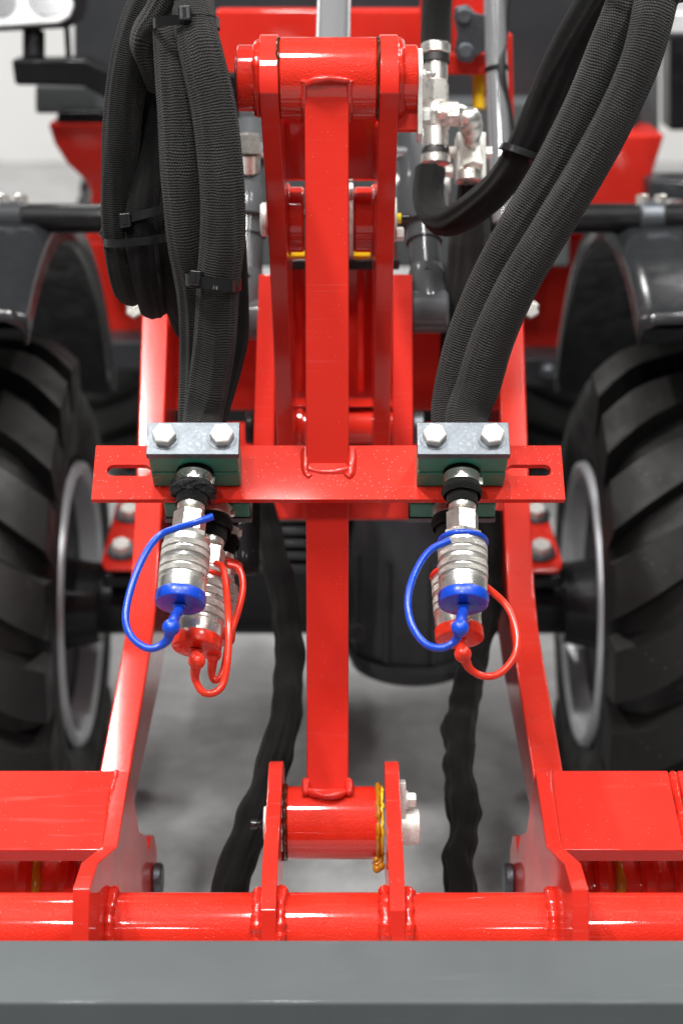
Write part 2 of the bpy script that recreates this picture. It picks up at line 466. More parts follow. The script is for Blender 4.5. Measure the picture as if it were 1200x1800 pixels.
for s, xs in ((-1, (0.021, 0.024)), (1, (0.021, 0.024))):
    weld(link, [BP(s * 0.0200, -0.024, -0.0005), BP(s * 0.0205, -0.012, 0.0), BP(s * 0.0200, 0.000, -0.0005), BP(s * 0.016, 0.005, -0.0015)], 0.0052, 'red_weld')
weld(link, [BP(-0.019, -0.004, -0.002), BP(-0.006, 0.000, -0.0014), BP(0.008, -0.001, -0.0014), BP(0.020, -0.004, -0.002)], 0.0058, 'red_weld', squash=0.8)

# ------------------------------------------------------------------ tilt lever (upper side plates and pins)
lev = thing('tilt_lever', 'red lever of two tall side plates with pin bosses beside the link bar', 'lever', P(577, 780, 1.74))
def lever_prof():
    pr = []
    c = (138, 1.488)
    for k in range(0, 15):
        a = rad(-20 + k * 15.7)
        # in camera plane: up and depth
        pr.append((c[0] - 0.0385 * math.sin(a) * FPX / 1.488, c[1] - 0.0385 * math.cos(a)))
    front = [(330, 1.540), (440, 1.585), (600, 1.640), (800, 1.700)]
    backp = [(800, 1.80), (600, 1.78), (440, 1.76), (385, 1.74), (300, 1.66)]
    return pr[::-1] + front + backp
lp = lever_prof()
MB().plate(lp, X(453, 1.45), X(487, 1.45), shear=0.0075).build('side_plate', 'red', lev, bevel=0.0012)
MB().plate(lp, X(668, 1.45), X(702, 1.45), shear=-0.0015).build('side_plate', 'red', lev, bevel=0.0012)
boss(cu, 0.0285, X(415, 1.46), X(454, 1.46), 'red_textured', 'pin_boss', lev, ch=0.001)
boss(cu, 0.0285, X(701, 1.46), X(735, 1.46), 'red_textured', 'pin_boss', lev, ch=0.001)
def ring_path(c, r, x, a0=0, a1=360, k=26):
    return [V((x, c.y + r * math.cos(rad(a0 + (a1 - a0) * i / k)), c.z + r * math.sin(rad(a0 + (a1 - a0) * i / k)))) for i in range(k + 1)]
weld(lev, ring_path(cu, 0.0295, X(454, 1.46) - 0.001), 0.0058, 'red_weld', per=3)
weld(lev, ring_path(cu, 0.0295, X(701, 1.46) + 0.001), 0.0058, 'red_weld', per=3)
boss(cu, 0.0190, X(411, 1.46), X(416, 1.46), 'zinc', 'pin', lev, ch=0.001)
# flag plate on the right end, with grease nipple and bolt
fx = X(735, 1.46)
fl = [V((fx, 0, 0)) + cu + UPV * (0.0255 * math.sin(rad(a))) - FWD * (0.0255 * math.cos(rad(a))) for a in range(-30, 211, 15)]
fl += [V((fx, 0, 0)) + cu + UPV * -0.052 + FWD * 0.016, V((fx, 0, 0)) + cu + UPV * -0.056, V((fx, 0, 0)) + cu + UPV * -0.052 - FWD * 0.016]
MB().prism(fl, ex * 0.0042).build('flag_plate', 'bolt_zinc', lev, bevel=0.0006)
nb = V((fx + 0.0042, 0, 0)) + cu + UPV * 0.003 - FWD * 0.004
MB().hexa(nb, ex, 0.0075, 0.004).build('grease_nipple', 'nickel', lev)
MB().lathe(nb + ex * 0.004, ex, [(0, 0.0026), (0.002, 0.0024), (0.0035, 0.0018), (0.005, 0.0032), (0.0068, 0.003), (0.008, 0.0015), (0.008, 0)], 16).build('nipple_head', 'nickel', lev)
bb = V((fx + 0.0042, 0, 0)) + cu + UPV * -0.0335 - FWD * 0.002
MB().hexa(bb, ex, 0.0135, 0.0075, rot=0.3).build('flag_bolt', 'bolt_zinc', lev)
MB().box(V((X(715, 1.46), 0, 0)) + cu + UPV * -0.036 - FWD * -0.004, ex, UPV, FWD, 0.010, 0.009, 0.006).build('boss_lug', 'red', lev, bevel=0.001)
# grease oozing in the gaps beside the upper boss
for px in (488, 666):
    MB().tube(ring_path(cu, 0.0342, X(px, 1.46), 0, 360, 40), 0.0015, 8, True, rough=0.9, nf=300).build('grease_line', 'grease_dark', lev)
# second pin with collars, washers and nuts
c2 = YZ(386, 1.665)
boss(c2, 0.0315, X(496, 1.62), X(533, 1.62), 'red_textured', 'collar', lev)
boss(c2, 0.0315, X(622, 1.62), X(664, 1.62), 'red_textured', 'collar', lev)
boss(c2, 0.0355, X(613, 1.62), X(621, 1.62), 'bolt_zinc', 'washer', lev, ch=0.0006)
boss(c2, 0.0165, X(454, 1.62), X(468, 1.62), 'bolt_zinc', 'pin', lev, ch=0.002)
boss(c2, 0.0215, X(692, 1.62), X(699, 1.62), 'bolt_zinc', 'washer', lev, ch=0.0006)
MB().hexa(V((X(699, 1.62), 0, 0)) + c2 + UPV * -0.016 - FWD * 0.012, ex, 0.012, 0.007, rot=0.2).build('bolt', 'bolt_zinc', lev)
MB().cyl(V((X(699, 1.62), 0, 0)) + c2 - FWD * 0.008, V((X(707, 1.62), 0, 0)) + c2 - FWD * 0.008, 0.005, 16).build('grease_nipple', 'grease_yellow', lev)
MB().cyl(V((X(706, 1.62), 0, 0)) + c2 - FWD * 0.008, V((X(724, 1.62), 0, 0)) + c2 - FWD * 0.008, 0.0042, 16, ch=0.001).build('nipple_cap', 'tie_plastic', lev)
weld(lev, ring_path(c2, 0.032, X(502, 1.62), 60, 300), 0.0042, 'red_weld', per=3)
weld(lev, ring_path(c2, 0.032, X(660, 1.62), 60, 300), 0.0042, 'red_weld', per=3)
# web plate between the side plates
MB().quad([P(489, 205, 1.57), P(668, 205, 1.57), P(664, 314, 1.625), P(494, 314, 1.625)], FWD * 0.012).build('web_plate', 'red', lev, bevel=0.001)
weld(lev, [P(491, 215, 1.565), P(494, 265, 1.59), P(496, 312, 1.615)], 0.0040, 'red_weld')
weld(lev, [P(665, 215, 1.565), P(663, 265, 1.59), P(661, 312, 1.615)], 0.0040, 'red_weld')

# tilt cylinder: chrome rod coming down from above into the second pin
tc = thing('tilt_cylinder', 'bright chrome piston rod rising behind the upper pin boss', 'hydraulic cylinder', P(582, 386, 1.665))
ra, rb = P(578, 380, 1.67), P(590, -120, 1.92)
MB().cyl(ra, rb, 0.0187, 40).build('piston_rod', 'chrome', tc)
MB().cyl(V((X(537, 1.62), c2.y, c2.z)), V((X(611, 1.62), c2.y, c2.z)), 0.031, 32, ch=0.002).build('rod_eye', 'dark_grey_paint', tc)
dd = (rb - ra).normalized()
MB().cyl(rb - dd * 0.01, rb + dd * 0.25, 0.036, 32, ch=0.003).build('barrel', 'dark_grey_paint', tc)

# ------------------------------------------------------------------ coupling frame at the bottom
fr = thing('coupler_frame', 'red welded attachment frame with cross tube, lugs and slanted end panels', 'attachment frame', P(577, 1640, 1.42))
ct = YZ(1634, 1.428)
CTR = 0.0305
for a, b in ((-330, 128), (158, 456), (484, 688), (716, 1000), (1030, 1530)):
    MB().cyl(V((X(a, 1.40) - 0.004, ct.y, ct.z)), V((X(b, 1.40) + 0.004, ct.y, ct.z)), CTR, 64).build('cross_tube', 'red_textured', fr)
# link lugs
lug = []
for k in range(0, 9):
    a = rad(100 - k * 20)
    lug.append((1440 - 0.050 * math.sin(a) * FPX / 1.55, 1.568 - 0.045 * math.cos(a) * 1.0))
lugp = [(1720, 1.395), (1600, 1.392), (1520, 1.425), (1440, 1.485), (1392, 1.520), (1355, 1.543), (1341, 1.556), (1338, 1.575), (1350, 1.60), (1400, 1.62), (1470, 1.615), (1560, 1.53), (1640, 1.475), (1720, 1.465)]
MB().plate(lugp, -0.0662, -0.0532).build('link_lug', 'red', fr, bevel=0.0012, ang=30)
MB().plate(lugp, 0.0392, 0.0522).build('link_lug', 'red', fr, bevel=0.0012, ang=30)
for x in (-0.0662, -0.0532, 0.0392, 0.0522):
    s = -1 if x in (-0.0662, 0.0392) else 1
    weld(fr, ring_path(ct, CTR + 0.001, x + s * 0.003, 70, 250), 0.0068, 'red_weld', per=3)
# lower pin: nut end on the left, cylinder head and keeper bolt on the right
xr = 0.0522
MB().lathe(V((xr, cl.y, cl.z)) + UPV * -0.004, ex, [(0, 0.0168), (0.0150, 0.0168), (0.0180, 0.0160), (0.0190, 0.0146), (0.0190, 0.006), (0.0170, 0.005), (0.0170, 0)], 40).build('pin_head', 'bolt_zinc', fr)
MB().box(V((xr + 0.003, 0, 0)) + cl + UPV * 0.022 - FWD * 0.004, ex, UPV, FWD, 0.003, 0.0165, 0.010).build('keeper_plate', 'bolt_zinc', fr, bevel=0.0008)
MB().lathe(V((xr + 0.006, 0, 0)) + cl + UPV * 0.022 - FWD * 0.008, ex, [(0, 0.0085), (0.002, 0.0085), (0.002, 0)], 24).build('keeper_washer', 'bolt_zinc', fr)
MB().hexa(V((xr + 0.008, 0, 0)) + cl + UPV * 0.022 - FWD * 0.008, ex, 0.0125, 0.0075, rot=0.5).build('keeper_bolt', 'bolt_zinc', fr)
MB().cyl(V((-0.0662, 0, 0)) + cl - FWD * 0.004, V((-0.0705, 0, 0)) + cl - FWD * 0.004, 0.0155, 32, ch=0.0008).build('pin_end', 'bolt_zinc', fr)
nl = V((-0.0705, 0, 0)) + cl - FWD * 0.008
MB().hexa(nl, -ex, 0.0075, 0.0035).build('grease_nipple', 'black_paint', fr)
MB().lathe(nl - ex * 0.0035, -ex, [(0, 0.003), (0.002, 0.0024), (0.003, 0.0045), (0.0075, 0.0045), (0.009, 0.003), (0.009, 0)], 16).build('nipple_cap', 'tie_plastic', fr)
# grease squeezed out of the lower boss
def greasy(x, r0, th, mat, a0, a1, nm, seed):
    pts = []
    for i in range(47):
        a = a0 + (a1 - a0) * i / 46
        rr = r0 + 0.0022 * noise.noise(V((i * 0.45, seed, 0)))
        pts.append(V((x + 0.0016 * noise.noise(V((i * 0.6, seed + 5, 0))), 0, 0)) + cl + UPV * rr * math.sin(rad(a)) - FWD * rr * math.cos(rad(a)))
    f = lambda t: th * (0.8 + 0.5 * noise.noise(V((t * 14, seed, 3)))) * (1.0 if 0.02 < t < 0.98 else 0.3)
    return MB().tube(pts, f, 12, True, rough=0.5, nf=190).build(nm, mat, fr, ang=80)
greasy(0.0330, 0.0328, 0.0030, 'grease', 100, -92, 'grease_bead', 1.0)
greasy(0.0364, 0.0322, 0.0017, 'grease_yellow', 110, -80, 'grease_bead', 4.0)
greasy(-0.0512, 0.0325, 0.0022, 'grease_dark', 110, -90, 'grease_bead', 8.0)
m = MB()
for i in range(9):
    m.ball(P(665 + random.uniform(-8, 5), 1512 + random.uniform(-4, 16), 1.535 + random.uniform(-.004, .004)), random.uniform(0.0022, 0.0042), n=10, k=6)
m.build('grease_drip', 'grease', fr, ang=80)
# end plates with hooked profile
endp = [(1356, 1.560), (1487, 1.476), (1517, 1.356), (1562, 1.313), (1650, 1.308), (1740, 1.312), (1740, 1.50), (1640, 1.62), (1585, 1.77),
        (1540, 1.795), (1490, 1.79), (1468, 1.765), (1470, 1.735), (1500, 1.715), (1468, 1.690), (1462, 1.635)]
xl0, xl1 = -0.2065, -0.1934
xr0, xr1 = 0.1768, 0.1899
MB().plate(endp, xl0, xl1).build('end_plate', 'red', fr, bevel=0.001, ang=25)
MB().plate(endp, xr0, xr1).build('end_plate', 'red', fr, bevel=0.001, ang=25)
for x, s in ((xl0, -1), (xl1, 1), (xr0, -1), (xr1, 1)):
    weld(fr, ring_path(ct, CTR + 0.001, x + s * 0.003, 60, 260), 0.0068, 'red_weld', per=3)
# locking pins showing at the rear of the end plates
for x, s in ((xl1, 1), (xr0, -1)):
    q = YZ(1545, 1.755)
    MB().cyl(V((x, q.y, q.z)), V((x + s * 0.010, q.y, q.z)), 0.0165, 28, ch=0.002).build('locking_pin', 'zinc', fr)
# slanted panels beyond the end plates
def panel(x0, x1):
    a, b = YZ(1354, 1.566), YZ(1494, 1.488)
    d = (b - a).normalized(); n = V((0, -d.z, d.y)); n = n if n.z > 0 else -n
    m = MB().prism([a + ex * x0, b + ex * x0, b + ex * x1, a + ex * x1], -n * 0.015)
    return m, a, b, n
m, pa, pb, pn = panel(-0.52, xl0 + 0.0006); m.build('slanted_panel', 'red', fr, bevel=0.0015)
m, pa, pb, pn = panel(xr1 - 0.0006, 0.2990); m.build('slanted_panel', 'red', fr, bevel=0.0015)
m, pa, pb, pn = panel(0.3075, 0.52); m.build('slanted_panel', 'red', fr, bevel=0.0015)
for x in (xl0 + 0.001, xr1 - 0.001):
    weld(fr, [ex * x + pa.lerp(pb, q) + pn * 0.0006 for q in (0.02, 0.25, 0.5, 0.75, 0.97)], 0.0054, 'red_weld', per=8)
weld(fr, [ex * 0.3033 + pa.lerp(pb, q) + pn * -0.003 for q in (0.0, 0.25, 0.5, 0.75, 1.0)], 0.0062, 'red_weld', per=8)
# tube, gussets and greasy bushes behind, under the panels
q = YZ(1560, 1.60)
for x0, x1 in ((-0.52, xl0), (xr1, 0.52)):
    MB().cyl(V((x0, q.y, q.z)), V((x1, q.y, q.z)), 0.034, 36).build('rear_tube', 'red_textured', fr)
for x in (-0.262, -0.300, 0.232, 0.275, 0.305):
    MB().cyl(V((x, q.y, q.z)), V((x + 0.016, q.y, q.z)), 0.043, 32, ch=0.004).build('bush', 'red_weld', fr)
MB().plate([(1505, 1.58), (1600, 1.54), (1640, 1.62), (1520, 1.68)], -0.2535, -0.2445).build('gusset', 'red', fr)
MB().plate([(1505, 1.58), (1600, 1.54), (1640, 1.62), (1520, 1.68)], 0.2135, 0.2225).build('gusset', 'red', fr)
MB().tube([V((-0.281 + 0.002 * noise.noise(V((i * .5, 0, 0))), 0, 0)) + q + UPV * 0.036 * math.sin(rad(120 - i * 14)) - FWD * 0.036 * math.cos(rad(120 - i * 14)) for i in range(16)], 0.0042, 10, True, rough=0.6, nf=200).build('grease_bead', 'grease', fr)
MB().tube([V((0.256 + 0.002 * noise.noise(V((i * .5, 2, 0))), 0, 0)) + q + UPV * 0.036 * math.sin(rad(120 - i * 14)) - FWD * 0.036 * math.cos(rad(120 - i * 14)) for i in range(16)], 0.0042, 10, True, rough=0.6, nf=200).build('grease_bead', 'grease', fr)

# ------------------------------------------------------------------ grey tool beam in front
g0 = P(600, 1651, 1.275)
bz = g0.z
MB().prism([V((-0.8, g0.y, bz)), V((-0.8, g0.y - 0.0765, bz)), V((-0.8, g0.y - 0.0765, bz - 0.09)), V((-0.8, g0.y, bz - 0.09))], ex * 1.6).build(
    'tool_beam', 'grey_paint', bevel=0.0030, seg=4, label='grey painted box beam across the bottom edge of the picture', cat='beam', kind='thing')
# ------------------------------------------------------------------ loader boom: two arms and the cross members
bm = thing('loader_boom', 'red loader boom with two bent arms behind the hose bracket', 'loader boom', P(577, 1100, 2.0))
front = [(520, 1.965), (780, 1.93), (900, 1.91), (1040, 1.875), (1100, 1.845), (1160, 1.797), (1360, 1.645), (1480, 1.56)]
backp = [(1480, 1.62), (1360, 1.73), (1180, 1.93), (1100, 2.00), (900, 2.05), (520, 2.10)]
MB().plate(front + backp, -0.2290, -0.1990, shear=-0.005).build('arm', 'red_textured', bm, bevel=0.0022, ang=25)
MB().plate(front + backp, 0.1785, 0.2085, shear=0.006).build('arm', 'red_textured', bm, bevel=0.0022, ang=25)
# cross member behind the bracket, base plates and the inner pivot plates
MB().quad([P(300, 862, 1.98), P(900, 862, 1.98), P(900, 914, 1.97), P(300, 914, 1.97)], FWD * 0.06).build('cross_member', 'red', bm, bevel=0.004)
for a, b, c, d in ((455, 484, 445, 482), (690, 724, 690, 726)):
    MB().prism([P(a, 482, 1.86), P(b, 482, 1.86), P(d, 800, 1.83), P(c, 800, 1.83)], FWD * 0.12).build('pivot_plate', 'red', bm, bevel=0.0015)
MB().quad([P(288, 560, 2.09), P(890, 560, 2.09), P(890, 720, 2.13), P(288, 720, 2.13)], FWD * 0.02).build('back_plate', 'red', bm, bevel=0.002)
MB().quad([P(505, 440, 1.96), P(690, 440, 1.96), P(690, 700, 2.03), P(510, 700, 2.03)], FWD * 0.02).build('inner_plate', 'red', bm, bevel=0.002)
MB().quad([P(515, 700, 1.93), P(690, 700, 1.93), P(690, 715, 1.90), P(515, 715, 1.90)], FWD * 0.08).build('inner_rib', 'red', bm, bevel=0.003)
MB().cyl(P(515, 750, 1.92), P(690, 750, 1.92), 0.020, 32).build('pivot_tube', 'red_textured', bm)
for px in (527, 672):
    MB().cyl(P(px - 8, 750, 1.92), P(px + 8, 750, 1.92), 0.026, 32, ch=0.003).build('pivot_collar', 'red_weld', bm)
MB().cyl(P(432, 752, 1.87), P(446, 752, 1.87), 0.018, 28, ch=0.002).build('pivot_pin', 'black_paint', bm)
MB().cyl(P(724, 752, 1.86), P(745, 752, 1.86), 0.018, 28, ch=0.002).build('pivot_pin', 'zinc', bm)
MB().quad([P(288, 742, 2.06), P(445, 742, 2.06), P(445, 862, 2.0), P(288, 862, 2.0)], FWD * 0.02).build('lower_plate', 'red', bm, bevel=0.002)
MB().quad([P(726, 742, 2.06), P(890, 742, 2.06), P(890, 862, 2.0), P(726, 862, 2.0)], FWD * 0.02).build('lower_plate', 'red', bm, bevel=0.002)
for px in (508, 622):
    MB().box(P(px + 14, 449, 1.86), ex, UPV, FWD, 0.009, 0.0028, 0.012).build('yellow_spacer', 'yellow_paint', bm, bevel=0.001)
# covers added above the recesses to block overhead light and shade the inside
q0 = P(478, 456, 1.90); q1 = P(702, 456, 1.90)
MB().prism([q0, q1, q1 + ey * 0.26, q0 + ey * 0.26], ez * -0.012).build('shade_cover', 'black_paint', bm, bevel=0.002)
for x0, x1 in ((296, 448), (728, 884)):
    q0 = P(x0, 556, 1.99); q1 = P(x1, 556, 1.99)
    MB().prism([q0, q1, q1 + ey * 0.16, q0 + ey * 0.16], ez * -0.012).build('shade_cover', 'red', bm, bevel=0.002)
for x0, x1 in ((520, 532), (628, 640)):
    MB().prism([P(x0, 462, 1.945), P(x1, 462, 1.945), P(x1, 690, 1.99), P(x0, 690, 1.99)], FWD * 0.02).build('inner_stiffener', 'red', bm, bevel=0.002)
# glossy guard plate hanging left of the link
gp = cr([P(0, q, d) - ex * P(0, q, d).x for q, d in ((870, 1.72), (920, 1.715), (960, 1.705), (1000, 1.70), (1012, 1.71))], 4)
m = MB(); xa, xb = X(392, 1.72), X(457, 1.72)
vs = [p + ex * xa for p in gp] + [p + ex * xb for p in gp]
nn = len(gp); fs = [[i, i + 1, nn + i + 1, nn + i] for i in range(nn - 1)]
m.add(vs, fs)
go = m.build('guard_plate', 'black_paint', bm)
so = go.modifiers.new('solid', 'SOLIDIFY'); so.thickness = 0.004

# ------------------------------------------------------------------ lift cylinders
def lift(pxs, label, eye_mat='cylinder_grey'):
    (tx, ty, tD), (bx_, by, bD) = pxs
    a, b = P(tx, ty, tD), P(bx_, by, bD)
    root = thing('lift_cylinder', label, 'hydraulic cylinder', b, 'grey lift cylinders')
    d = (b - a).normalized()
    MB().cyl(a, b - d * 0.030, 0.0175, 32, ch=0.002).build('rod_tube', 'cylinder_grey', root)
    MB().cyl(b - ex * 0.0205, b + ex * 0.0205, 0.0240, 40, ch=0.003).build('rod_eye', 'cylinder_grey', root)
    MB().lathe(b - d * 0.055, d, [(0, 0.0175), (0.012, 0.0215), (0.055, 0.0215)], 32).build('eye_neck', 'cylinder_grey', root)
    MB().cyl(b - d * 0.045 - FWD * 0.016, b - d * 0.045 - FWD * 0.0215, 0.006, 16, ch=0.001).build('grease_port', 'tie_plastic', root)
    MB().lathe(a, -d, [(-0.03, 0.0175), (-0.03, 0.0205), (-0.012, 0.0205), (-0.010, 0.028), (0.03, 0.032), (0.045, 0.027), (0.10, 0.027)], 36).build('gland', 'cylinder_grey', root)
    MB().cyl(a - d * 0.045 - ex * 0.034, a - d * 0.045 + ex * 0.034, 0.012, 24, ch=0.002).build('cross_pin', 'bolt_zinc', root)
    return root
lift(((438, 370, 1.92), (430, 560, 1.90)), 'grey lift cylinder half hidden behind the hanging left hoses')
lift(((742, 385, 1.92), (754, 548, 1.88)), 'grey lift cylinder with rounded eye right of the lever')
# chrome cross bar joining the cylinders at the top
MB().cyl(P(425, 268, 1.93), P(760, 268, 1.93), 0.0065, 20).build('cross_rod', 'chrome', label='thin bright steel rod passing behind the lever plates', cat='rod')
b = thing('banjo_fitting', 'silver hex fitting on the left cylinder beside the hose loops', 'pipe fitting', P(437, 290, 1.90))
MB().hexa(P(437, 272, 1.89), CD(0, 1, 0.1), 0.026, 0.022).build('hex_head', 'nickel', b)
MB().cyl(P(437, 300, 1.90), P(437, 270, 1.89), 0.013, 24).build('body', 'nickel', b)
MB().cyl(P(450, 262, 1.90), P(470, 268, 1.90), 0.009, 20).build('stub', 'chrome', b)

# ------------------------------------------------------------------ hose clamps on the bracket
def pclamp(xc, up, label, rot):
    s = 1 if up else -1
    h0 = 0.0 if up else -BT
    root = thing('hose_clamp', label, 'hose clamp', BP(xc, 0, h0), 'double hose clamps on the bracket')
    W, Dp, H = 0.0382, 0.0150, 0.0235
    rh = 0.0150
    def half(z0, z1, hole_top):                 # block with a half round channel along the slope
        N = 12; arc = []
        zc = z1 if hole_top else z0
        for k in range(N + 1):
            a = math.pi * k / N
            arc.append((-rh * math.cos(a), zc - rh * math.sin(a) if hole_top else zc + rh * math.sin(a)))
        if hole_top: poly = [(-W, z0), (W, z0), (W, z1)] + arc[::-1] + [(-W, z1)]
        else: poly = [(-W, z1), (-W, z0)] + arc + [(W, z0), (W, z1)]
        return MB().prism([BP(xc + x, -Dp, h0 + s * z) for x, z in poly], bd * (2 * Dp))
    half(0.0006, H, True).build('clamp_half', 'green_plastic', root, bevel=0.0016)
    half(H + 0.0010, 2 * H + 0.001, False).build('clamp_half', 'green_plastic', root, bevel=0.0016)
    zt = 2 * H + 0.0014
    MB().box(BP(xc, 0, h0 + s * (zt + 0.0036)), ex, bd, bn, 0.0392, 0.0162, 0.0036).build('cover_plate', 'zinc', root, bevel=0.0006)
    for i, bx_ in enumerate((-0.0245, 0.0245)):
        o = BP(xc + bx_, -0.001, h0 + s * (zt + 0.0072))
        wsh = MB().lathe(o - bn * s * 0.0002, bn * s, [(0, 0.0128), (0.0006, 0.0126), (0.0008, 0)], 36).build('washer', 'zinc', root)
        bo = MB().hexa(o + bn * s * 0.0006, bn * s, 0.0178, 0.0072, rot=rot[i], ch=0.0010).build('bolt', 'bolt_zinc', root)
        if up:
            rot_m = Matrix((ex, -bd, bn)).transposed().to_4x4()
            text_part('grade_mark', '8.8', 0.0042, 'mark_grey', Matrix.Translation(o + bn * 0.0078 - bd * 0.003) @ rot_m @ Matrix.Rotation(rot[i], 4, 'Z'), bo)
    return root
XL, XR = -0.1145, 0.1150
pclamp(XL, True, 'green hose clamp with zinc cover plate, upper one on the left', (0.42, 0.62))
pclamp(XR, True, 'green hose clamp with zinc cover plate, upper one on the right', (0.35, 0.70))
pclamp(XL + 0.006, False, 'green hose clamp hanging beneath the bracket plate, on the left', (0.3, 0.5))
pclamp(XR - 0.004, False, 'green hose clamp hanging beneath the bracket plate, on the right', (0.3, 0.5))

# ------------------------------------------------------------------ quick couplings
def coupling(base, axis, cap, label, fuzzy, strap, stem_to, ring_at, scale=1.0, mark=False, along=None):
    base = V(base); ax = axis.normalized()
    root = thing('quick_coupling', label, 'hose coupling', base, 'hydraulic quick couplings under the bracket')
    S = scale; A = S if along is None else along
    def at(t): return base + ax * (t * A)
    def L(prof, t0, name, mat, n=48): return MB().lathe(at(t0), ax, [(a * A, r * S) for a, r in prof], n).build(name, mat, root)
    L([(-0.020, 0.0128), (0.034, 0.0128)], 0, 'hose_end', 'sleeve_fine', 28)
    L([(0, 0.0130), (0, 0.0148), (0.0095, 0.0148), (0.0095, 0.0130)], 0.0035, 'band_clamp', 'nickel')
    MB().box(at(0.0085) + ex * 0.0150 * S - FWD * 0.002, ex, ax, FWD, 0.0022, 0.0036, 0.0035).build('band_lug', 'nickel', root, bevel=0.0006)
    # ragged sleeve end
    u, v, _ = frame(ax); pts = []
    sl = MB()
    K, n = 9, 44; vs = []; fs = []
    for i in range(K):
        t = 0.0125 + 0.0120 * i / (K - 1)
        for k in range(n):
            a = 2 * math.pi * k / n
            q = u * math.cos(a) + v * math.sin(a)
            bul = math.sin(math.pi * i / (K - 1))
            nz = noise.noise(q * 2.6 + V((i * 0.6, fuzzy * 3, 0)))
            nz2 = noise.noise(q * 7 + V((i * 1.1, 3 + fuzzy, 0)))
            r = 0.0136 + bul * (0.0022 + (0.0022 + 0.0022 * nz + 0.0016 * nz2 if fuzzy else 0.0006 * nz)) + (0.0016 * (i / (K - 1)) if not fuzzy else 0)
            vs.append(at(t + (0.003 * nz if fuzzy else 0.0014 * nz)) + q * r * S)
    for i in range(K - 1):
        for k in range(n):
            j = (k + 1) % n; fs.append([i * n + k, i * n + j, (i + 1) * n + j, (i + 1) * n + k])
    uvs = [[(0.0019 * (f[0] % n), 0.0015 * (f[0] // n)), (0.0019 * (f[0] % n + 1), 0.0015 * (f[0] // n)), (0.0019 * (f[0] % n + 1), 0.0015 * (f[0] // n + 1)), (0.0019 * (f[0] % n), 0.0015 * (f[0] // n + 1))] for f in fs]
    sl.add(vs, fs, uvs)
    so = sl.build('ragged_sleeve', 'sleeve_fine' if not fuzzy else 'fuzz', root, ang=80)
    if fuzzy:
        hm = MB()
        rr = random.Random(5)
        for i in range(700):
            a = rr.uniform(0, 6.283); t = 0.0125 + rr.uniform(-0.002, 0.014)
            q = (u * math.cos(a) + v * math.sin(a))
            p0 = at(t) + q * 0.0155 * S
            d1 = (q + V((rr.uniform(-1, 1), rr.uniform(-1, 1), rr.uniform(-1, 1))) * 0.9).normalized()
            d2 = (d1 + V((rr.uniform(-1, 1), rr.uniform(-1, 1), rr.uniform(-1, 1))) * 0.9).normalized()
            ln = rr.uniform(0.0012, 0.0038)
            hm.tube([p0, p0 + d1 * ln, p0 + d1 * ln + d2 * ln * 0.8], 0.00016, 3, False)
        hm.build('loose_fibres', 'fuzz', so, kind='stuff')
    L([(0, 0.0100), (0, 0.0114), (0.0145, 0.0114), (0.0160, 0.0108), (0.0160, 0.0075)], 0.0225, 'ferrule', 'nickel')
    L([(0, 0.0070), (0.008, 0.0070)], 0.036, 'neck', 'nickel', 28)
    MB().hexa(at(0.0425), ax, 0.0235 * S, 0.0180 * S, rot=0.25, ch=0.0014).build('hex_nut', 'nickel', root)
    L([(0, 0.0118), (0.003, 0.0128), (0.008, 0.0128)], 0.0600, 'collar', 'nickel')
    MB().hexa(at(0.0630), ax, 0.0285 * S, 0.0060 * S, rot=0.0, ch=0.0008).build('body_hex', 'nickel', root)
    # knurled sliding sleeve
    sl = L([(0, 0.013), (0, 0.0178), (0.0012, 0.0188), (0.0070, 0.0190), (0.0072, 0.0196)], 0.0685, 'sleeve_collar', 'nickel', 56)
    pos = 0.0757
    for kind, ln in (('k', 0.0056), ('g', 0.0016), ('k', 0.0056), ('s', 0.0044), ('k', 0.0056), ('g', 0.0016), ('k', 0.0056), ('s', 0.0040)):
        if kind == 'k': L([(0, 0.0186), (0.0003, 0.0198), (ln - 0.0003, 0.0198), (ln, 0.0186)], pos, 'knurled_band', 'knurl', 56)
        elif kind == 'g': L([(0, 0.0186), (ln, 0.0186)], pos, 'groove', 'nickel', 56)
        else: L([(0, 0.0186), (0.0008, 0.0193), (ln - 0.0008, 0.0193), (ln, 0.0186)], pos, 'smooth_band', 'nickel', 56)
        pos += ln
    L([(0, 0.0186), (0.0004, 0.0192), (0.0100, 0.0190), (0.0112, 0.0184), (0.0112, 0.0150)], pos, 'sleeve_end', 'nickel', 56)
    pos += 0.0108
    # dust cap with its stem, ball and strap
    cp = L([(0, 0.0168), (0, 0.0196), (0.0008, 0.0201), (0.0082, 0.0201), (0.0098, 0.0194), (0.0104, 0.0180), (0.0104, 0)], pos, 'dust_cap', cap, 64)
    ctr = at(pos + 0.0104)
    path = cr([ctr - ax * 0.001] + stem_to[:1] + strap, 10)
    d0 = (stem_to[0] - ctr); ball_c = stem_to[0]
    MB().tube(cr([ctr - ax * 0.001, ctr + ax * 0.004, ctr.lerp(ball_c, 0.62), ball_c], 8), lambda t: 0.0060 if t < 0.10 else 0.0046, 20).build('cap_stem', cap, cp)
    MB().ball(ball_c, 0.0071, d0, n=24, k=14, sx=1.05).build('ball', cap, cp)
    sp = cr([ball_c] + strap, 10)
    MB().tube(sp, lambda t: 0.0030 + 0.0020 * max(0, 1 - t * 7), 16).build('strap', cap, cp)
    if ring_at is not None:
        rt, rr_, tilt = ring_at
        nx = (ax + tilt).normalized(); u2, v2, _ = frame(nx)
        MB().tube([at(rt) + (u2 * math.cos(2 * math.pi * k / 40) + v2 * math.sin(2 * math.pi * k / 40)) * rr_ for k in range(41)], 0.0025, 12, False).build('strap_ring', cap, cp)
